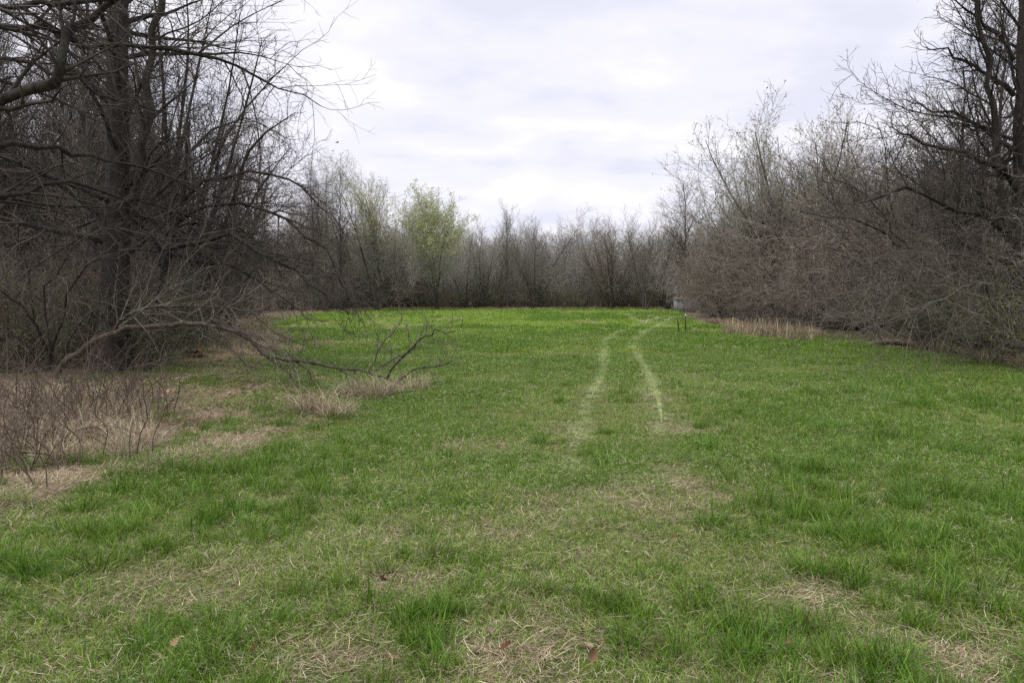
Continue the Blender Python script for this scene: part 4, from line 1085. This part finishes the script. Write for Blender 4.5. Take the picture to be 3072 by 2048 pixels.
# ------------------------------------------------------------------ dry grass, brambles, litter
def dry(name, seed, n, rad, lo, hi, w, lean, curl):
    return src(name, M['straw'], seed, [(n, rad, lo, hi, w, lean, curl, [S_PALE, S_TAN, S_PINK, S_OLD], [3, 3, 1.4, 2.4])])
V_DRY = [dry('dry_clump', 300 + i, 420, .26, .30, .80, .0062, .5, 1.25) for i in range(3)]
V_WEED = [dry('dry_weed', 310 + i, 120, .22, .25, .62, .010, .18, .35) for i in range(3)]
def single(name, me, x, y, rz, sc, label, cat, group=None):
    o = obj(name, me, None, (x, y, float(hgt(x, y)) - .01), (0, 0, rz), (sc, sc, sc)); tag(o, label, cat, group); return o
for q, (px, py, sc, lab) in enumerate([(312, 413, 1.05, 'bleached dry grass clump below the first drooping twigs of the bent tree, largest and frontmost'),
                                       (338, 417, .8, 'low flattened dry grass clump in front of the bent tree, right of the largest clump'),
                                       (352, 396, .85, 'dry grass clump directly under the middle of the bent stem'),
                                       (376, 399, 1.0, 'tall tan dry grass clump just left of the bent tree tip'),
                                       (391, 395, .75, 'smaller dry grass clump leaning against the bent tree near its tip'),
                                       (418, 391, .7, 'low dry grass clump right of the bent tree tip')]):
    x, y = ground(px, py)[:2]
    single('dry_grass_clump', V_DRY[q % 3], x, y, q * 1.3, sc, lab, 'dry grass', 'dry grass clumps around the bent tree')
g = np.random.default_rng(610)
WL = ['left end of the patch', 'second from its left end', 'beside the broken pole', 'just right of the broken pole', 'in the thick middle of the patch', 'behind the thick middle of the patch', 'right of the thick middle of the patch', 'tallest, near the right end', 'low clump near the right end', 'third from the right end', 'thinnest, right end of the patch']
for q in range(11):
    px = 727 + q * 7.6; py = 335.5 + q * .65 + g.normal() * .5
    x, y = ground(px, py)[:2]
    single('dry_weed_clump', V_WEED[q % 3], x, y, g.random() * 6, 1.1 + .6 * g.random() + (.3 if q == 7 else 0), 'tan dry weeds before the right thicket, ' + WL[q], 'dry weeds', 'dry weeds before the right thicket')

# standing dry grass along the wood edges (mass)
g = np.random.default_rng(620); pp = []
for q in range(420):
    y = g.uniform(22, 52); x = np.interp(y, LEFT[:, 0], LEFT[:, 1]) + g.normal() * .9 - .4; pp.append((x, y))
for q in range(260):
    y = g.uniform(52, 82); x = np.interp(y, LEFT[:, 0], LEFT[:, 1]) + g.normal() * .8; pp.append((x, y))
for q in range(620):
    x = g.uniform(-15, 15); pp.append((x, far_y(x) - .7 + g.normal() * .4))
for q in range(150):
    y = g.uniform(17, 45); x = np.interp(y, RIGHT[:, 0], RIGHT[:, 1]) + .5 + abs(g.normal()) * .8; pp.append((x, y))
for q in range(130):
    x, y = ground(g.uniform(-70, 150), g.uniform(392, 470))[:2]
    if x < np.interp(y, LEFT[:, 0], LEFT[:, 1]) - .5: pp.append((x, y))
pp = np.array(pp); n = len(pp)
pp3 = np.stack([pp[:, 0], pp[:, 1], hgt(pp[:, 0], pp[:, 1])], 1)
scatter('dry_grass', pp3, np.stack([g.normal(size=n) * .1, g.normal(size=n) * .1, g.random(n) * 6.28], 1), .3 + .45 * g.random(n), g.integers(0, 6, n), V_DRY + V_WEED, 'tan dry grass standing along the edge of the woods')

# straw laid flat in a band along the left edge, and straw in the litter
g = np.random.default_rng(630); pp = []
BAND = smooth_line(np.array([ground(*p)[:2] for p in ((-60, 520), (0, 502), (60, 488), (110, 476), (150, 467), (190, 458), (230, 447))]), 40)
for q in range(900):
    c = BAND[g.integers(0, 40)]; pp.append((c[0] + g.normal() * .16, c[1] + g.normal() * .24))
for q in range(1800):
    y = g.uniform(6, 34); x = np.interp(y, LEFT[:, 0], LEFT[:, 1]) - abs(g.normal()) * 2.6 + .5
    if fbm(x, y, .8, 71) > .47: pp.append((x, y))
pp = np.array(pp); n = len(pp)
scatter('straw_litter', np.stack([pp[:, 0], pp[:, 1], hgt(pp[:, 0], pp[:, 1]) + .004], 1), np.stack([g.normal(size=n) * .08, g.normal(size=n) * .08, g.random(n) * 6.28], 1), .7 + .7 * g.random(n), g.integers(0, 3, n), GR[9:12], 'flattened dry straw along the left edge of the meadow')

# fallen leaves (mass under the trees)
def leaf_mesh(name, seed, L, cols, lobes=0, curl=.35, mat='dead_leaf'):
    g = np.random.default_rng(seed); n = 9
    t = np.linspace(0, 1, n)
    w = L * .34 * np.sin(np.pi * np.clip(t, .03, .985)) ** .8 * (1 + (.38 * np.cos(t * 6.283 * lobes + .4) if lobes else 0))
    z = curl * L * (t - .4) ** 2 + .01
    fold = curl * .9
    V = []
    for i in range(n):
        tw = .3 * math.sin(t[i] * 3 + seed)
        for s_, in ((-1,), (0,), (1,)):
            V.append((L * (t[i] - .5) + .0, s_ * w[i], z[i] + abs(s_) * w[i] * fold * (1 + .5 * s_ * tw) + s_ * w[i] * tw))
    Fq = []
    for i in range(n - 1):
        for k in range(2):
            a = i * 3 + k; Fq.append((a, a + 1, a + 4, a + 3))
    mb = MB(); c = np.array(cols[g.integers(0, len(cols))])
    mb.add(np.array(V), np.array(Fq), c)
    stem = np.array([(L * -.5, 0, z[0]), (L * -.62, .01 * L, z[0] + .004), (L * -.78, .04 * L, z[0] * .8)])
    tubes(mb, stem, np.array([.0012, .001, .0008]), 3, col=np.array([[.12, .08, .05]]))
    return mb.mesh(name, M[mat])
DL = [(.30, .20, .12), (.24, .15, .09), (.36, .27, .18), (.18, .115, .075)]
LV = [leaf_mesh('fallen_leaf', 5 + i, .075, DL, (0, 3, 0, 4, 3)[i], .5) for i in range(5)]
g = np.random.default_rng(640); pp = []
for q in range(14000):
    y = g.uniform(5.5, 30) if q % 3 else g.uniform(5.5, 16); x = np.interp(y, LEFT[:, 0], LEFT[:, 1]) - g.exponential(2.6) + .6
    pp.append((x, y))
for q in range(70):
    y = g.uniform(3.5, 11); pp.append((g.uniform(-.72, .72) * y, y))
pp = np.array(pp); n = len(pp)
scatter('leaf_litter', np.stack([pp[:, 0], pp[:, 1], hgt(pp[:, 0], pp[:, 1]) + .006], 1), np.stack([g.normal(size=n) * .35, g.normal(size=n) * .35, g.random(n) * 6.28], 1), .5 + .5 * g.random(n), g.integers(0, 5, n), LV, 'brown fallen leaves on the woodland floor')

# green herbs in the litter
def forb(seed):
    g = np.random.default_rng(seed); mb = MB(); m = 26
    a = g.random(m) * 6.28; r = .11 * np.sqrt(g.random(m)); c = np.stack([r * np.cos(a), r * np.sin(a), .015 + .09 * g.random(m)], 1)
    d = unit(np.stack([np.cos(a), np.sin(a), .3 + .4 * g.random(m)], 1)); sd_ = unit(np.cross(d, np.array([0, 0, 1.])))
    L = .022 + .025 * g.random((m, 1))
    V = np.stack([c, c + d * L * .5 + sd_ * L * .3, c + d * L, c + d * L * .5 - sd_ * L * .3], 1).reshape(-1, 3)
    col = np.array([(.10, .17, .03), (.15, .22, .045), (.08, .13, .03)])[g.integers(0, 3, m)]
    mb.add(V, np.arange(m)[:, None] * 4 + np.arange(4)[None], np.repeat(col, 4, 0))
    return mb.mesh('herb', M['leaf'], smooth=False)
FB = [forb(i) for i in range(3)]
g = np.random.default_rng(650); pp = []
for q in range(700):
    y = g.uniform(7, 30); x = np.interp(y, LEFT[:, 0], LEFT[:, 1]) - g.exponential(3.2) + .4
    if fbm(x, y, .7, 33) > .54: pp.append((x, y))
pp = np.array(pp); n = len(pp)
scatter('ground_herbs', np.stack([pp[:, 0], pp[:, 1], hgt(pp[:, 0], pp[:, 1])], 1), np.stack([g.normal(size=n) * .1, g.normal(size=n) * .1, g.random(n) * 6.28], 1), .7 + .9 * g.random(n), g.integers(0, 3, n), FB, 'low green herbs sprouting through the leaf litter')

# brambles at the left border
V_BRAM = []
for i in range(4):
    g = np.random.default_rng(700 + i)
    m = 9; az = g.random(m) * 6.28; d = np.stack([g.normal(size=m) * .22, g.normal(size=m) * .22, np.ones(m)], 1)
    p0 = np.stack([np.cos(az) * .42 * g.random(m), np.sin(az) * .42 * g.random(m), np.full(m, -.03)], 1)
    L = .65 + .6 * g.random(m)
    Q = walk(p0, d, L, 8, .20, .02, g, -.2); RR = np.repeat(rad_line(.0055, .0022, 8)[None], m, 0)
    A, B, C = spawn(Q, RR, L, g, 5, .2, 1, .8, .25, .36, .7, 5, .18, .03, .6, .0022, -.05, minlen=.12)
    A2, B2, C2 = spawn(A, B, C, g, 4.5, .1, 1, .8, .25, .5, .8, 3, .2, .0, .6, .0017, 0, minlen=.06)
    mb = MB(); tubes(mb, Q, RR, 4); tubes(mb, A, B, 3); tubes(mb, A2, B2, 3)
    V_BRAM.append(mb.mesh('bramble', M['bramble']))
g = np.random.default_rng(710); n = 0
BL = []
while n < 34:
    px = g.uniform(-60, 150); py = g.uniform(398, 492); x, y = ground(px, py)[:2]
    if x > np.interp(y, LEFT[:, 0], LEFT[:, 1]) - .35 or any((x - a) ** 2 + (y - b) ** 2 < .10 for a, b in BL): continue
    BL.append((x, y)); n += 1
    single('bramble_bush', V_BRAM[n % 4], x, y, g.random() * 6.28, .75 + .55 * g.random(), 'thin leafless reddish-brown bramble in the patch at the left border', 'bramble', 'brambles at the left border')

# ------------------------------------------------------------------ single fallen leaves in the foreground grass
FL = [(507, 660, .085, 'dark reddish curled oak leaf in the bare straw patch at the bottom centre', 3, (.13, .06, .04)), (591, 670, .085, 'upright orange-brown fallen leaf among green blades at the bottom edge', 0, (.24, .14, .085)),
      (382, 594, .07, 'dark red-brown fallen leaf on the straw patch left of centre', 3, (.16, .075, .05)), (257, 664, .085, 'orange curled fallen leaf beside the straw at the bottom left', 0, (.25, .135, .075)),
      (177, 655, .06, 'small light brown fallen leaf at the bottom left', 4, (.30, .19, .12)), (487, 645, .07, 'grey-brown fallen leaf left of the dark reddish leaf', 3, (.22, .16, .12)),
      (658, 652, .075, 'pale tan fallen leaf in the straw right of the bottom centre', 3, (.36, .26, .18)), (790, 655, .06, 'rusty fallen leaf in the dark grass at the bottom right', 0, (.26, .14, .09))]
for q, (px, py, L, lab, lobes, c) in enumerate(FL):
    x, y = ground(px, py)[:2]
    me = leaf_mesh('fallen_leaf', 60 + q, L * .8, [c], lobes, .7)
    o = obj('fallen_leaf', me, None, (x, y, float(hgt(x, y)) + (.055 if q != 1 else .085)), (.5, (-.5 if q != 1 else -1.25), q * 1.7 if q != 1 else 1.3)); tag(o, lab, 'leaf', 'fallen leaves in the foreground grass')

# ------------------------------------------------------------------ small built things
def box(mb, lo, hi, mi=0):
    x0, y0, z0 = lo; x1, y1, z1 = hi
    V = [(x0, y0, z0), (x1, y0, z0), (x1, y1, z0), (x0, y1, z0), (x0, y0, z1), (x1, y0, z1), (x1, y1, z1), (x0, y1, z1)]
    mb.add(V, [(0, 3, 2, 1), (4, 5, 6, 7), (0, 1, 5, 4), (1, 2, 6, 5), (2, 3, 7, 6), (3, 0, 4, 7)], None, mi)

# plank shed
sx, sy = col_x(675.6, 68.5), 68.5
o = empty('plank_shed', (sx, sy, float(hgt(sx, sy))), R(-6)); tag(o, 'low weathered grey plank shed half hidden behind the right thicket', 'shed')
g = np.random.default_rng(720)
mb = MB(); box(mb, (.02, .06, 0), (1.7, 1.7, 1.12)); obj('frame', mb.mesh('shed_frame', M['log'], False), o)
pm = []
for v in range(4):
    mb = MB(); w = .125 + .02 * g.random(); box(mb, (-w / 2, -.012, 0), (w / 2, .012, 1)); pm.append(mb.mesh('plank', M['plank'], False))
for q in range(12):
    p = obj('plank', pm[q % 4], o, (.07 + q * .146 + g.normal() * .006, .035 + g.normal() * .006, -.02), (g.normal() * .008, g.normal() * .012, 0), (1, 1, 1.13 + .04 * g.normal()))
for q in range(11):
    p = obj('plank', pm[q % 4], o, (-.005 + g.normal() * .006, .14 + q * .148, -.02), (0, g.normal() * .01, math.pi / 2), (1, 1, 1.13 + .03 * g.normal()))
mb = MB(); box(mb, (-.10, -.10, 1.18), (1.8, 1.85, 1.22)); obj('roof', mb.mesh('shed_roof', M['roof'], False), o, None, (R(1.5), 0, 0))
mb = MB(); box(mb, (-.03, -.035, 1.02), (1.72, .0, 1.09)); obj('rail', mb.mesh('shed_rail', M['plank'], False), o)

# fence posts
def tpost(px, py, h, lean, label, tip):
    x, y = ground(px, py)[:2]
    o = empty('fence_post', (x, y, float(hgt(x, y)))); o.rotation_euler = (0, lean, .3); tag(o, label, 'fence post', 'steel fence posts at the track')
    mb = MB(); box(mb, (-.022, -.003, -.1), (.022, .003, h)); box(mb, (-.003, .004, -.1), (.003, .032, h))
    obj('stake', mb.mesh('stake', M['post'], False), o)
    mb = MB()
    for k in range(int(h / .055)): box(mb, (-.008, -.011, .05 + k * .055), (.008, -.0035, .075 + k * .055))
    st_ = obj('studs', mb.mesh('studs', M['post'], False), o); st_['kind'] = 'stuff'
    if tip:
        mb = MB(); box(mb, (-.025, -.006, h - .085), (.025, .036, h + .004)); obj('tip', mb.mesh('post_tip', M['white'], False), o)
tpost(679.5, 334.2, .62, R(-9), 'short dark green steel fence post leaning left beside the track', False)
tpost(685.2, 333.8, .80, R(1), 'upright dark steel fence post with a white tip, right of the leaning post', True)

# broken pole in the weeds, fallen log
def stick(name, pts, r0, r1, mat, label, cat, k=8):
    P = smooth_line(np.array(pts, float), 12); off = np.array([P[0][0], P[0][1], 0.])
    o = empty(name, off); tag(o, label, cat)
    mb = MB(); tubes(mb, P - off, rad_line(r0, r1, 12) * (1 + .06 * np.sin(np.arange(12) * 1.7)), k, cap=True); obj('trunk', mb.mesh(name, mat), o)
    return o, off
stick('fallen_pole', [at(732.5, 318, 31.2), at(741, 321.5, 31), at(750, 325.3, 30.8), at(759, 329.5, 30.6)], .032, .026, M['dead_wood'], 'broken pinkish-grey pole leaning out of the tan weeds by the right thicket', 'pole')
o, off = stick('fallen_log', [at(864, 347.5, 25.2), at(871, 344.3, 25.1), at(880, 342.0, 25), at(892, 341.6, 24.9), at(906, 342.6, 24.8), at(918, 345.2, 24.7)], .075, .10, M['log'], 'dark curved fallen log lying along the foot of the right thicket', 'log')
P = np.array([at(884, 341.8, 25), at(878, 334, 24.8), at(880, 327, 24.7), at(876, 321, 24.6)])
mb = MB(); tubes(mb, smooth_line(P, 8) - off, rad_line(.02, .006, 8), 5); obj('branch', mb.mesh('log_branch', M['twig']), o)
# small pile of cut logs
g = np.random.default_rng(730)
lx0, ly0 = ground(195, 355)[:2]
LOGS = [(-.22, 0, .07, .25, .068, 'front left cut log of the small log pile, round pale end facing out'), (-.05, -.03, .065, .1, .06, 'front middle cut log of the small log pile'), (.12, .02, .07, -.15, .066, 'front right cut log of the small log pile, orange end showing'),
        (.27, .05, .06, .3, .055, 'rightmost thin cut log of the small log pile'), (-.1, .06, .185, 1.2, .06, 'dark log lying crosswise on top of the small log pile'), (.12, .05, .19, .5, .062, 'topmost right log of the small log pile with a bright orange cut end')]
for q, (dx_, dy_, z, yaw, r, lab) in enumerate(LOGS):
    o = empty('cut_log', (lx0 + dx_, ly0 + dy_, z + float(hgt(lx0, ly0))), yaw); tag(o, lab, 'log', 'small pile of cut logs')
    P = np.array([(0, -.19, 0), (0, -.07, .004), (0, .07, -.003), (0, .19, 0)])
    mb = MB(); tubes(mb, P, r * (1 + .07 * g.normal(size=4)), 10); obj('bark', mb.mesh('log_bark', M['log']), o)
    for e_ in (-1, 1):
        mb = MB(); a = np.linspace(0, 6.283, 10, endpoint=False); rr_ = r * .97
        V = np.concatenate([[(0, e_ * .196, 0)], np.stack([rr_ * np.cos(a), np.full(10, e_ * .192), rr_ * np.sin(a)], 1)])
        mb.add(V, [(0, 1 + k, 1 + (k + 1) % 10) for k in range(10)]); obj('cut_end', mb.mesh('cut_end', M['cut'], False), o)

# two birds far off in the sky
def bird(px, py, d, rz, label, flap):
    p = at(px, py, d); o = empty('bird', p, rz, 1.0); tag(o, label, 'bird', 'birds in the sky')
    mb = MB()
    t = np.linspace(0, 1, 9); rr_ = np.maximum(.035 * np.sin(np.pi * t) ** .7, .004); rr_[1] = .02
    tubes(mb, np.stack([.22 * (t - .5), 0 * t, .012 * np.sin(t * 3)], 1), rr_, 8, cap=True)
    for s_ in (-1, 1):
        V = [(.06, s_ * .02, .01), (-.03, s_ * .02, .01), (-.035, s_ * .13, .05 * flap + .01), (.055, s_ * .12, .055 * flap + .01), (-.06, s_ * .24, .05 * flap - .01)]
        V2 = [(a, b, c - .006) for a, b, c in V]
        mb.add(V + V2, [(0, 1, 2, 3), (5, 8, 7, 6)]); n0 = mb.n - 10
        mb.F.append(np.array([(3, 2, 4), (8, 9, 7)]) + n0); mb.M.append(np.zeros(2, np.int32))
    mb.add([(-.10, -.012, .005), (-.10, .012, .005), (-.17, .03, .0), (-.17, -.03, .0), (-.10, -.012, 0), (-.10, .012, 0), (-.17, .03, -.005), (-.17, -.03, -.005)], [(0, 1, 2, 3), (4, 7, 6, 5)])
    obj('body', mb.mesh('bird_body', M['bird']), o)
bird(337.3, 142.5, 58, .6, 'upper and larger of the two small dark birds in the sky', 1.4)
bird(332.4, 150.5, 74, 2.2, 'lower and smaller of the two small dark birds in the sky', -.8)
print('TRIS', tree_total())
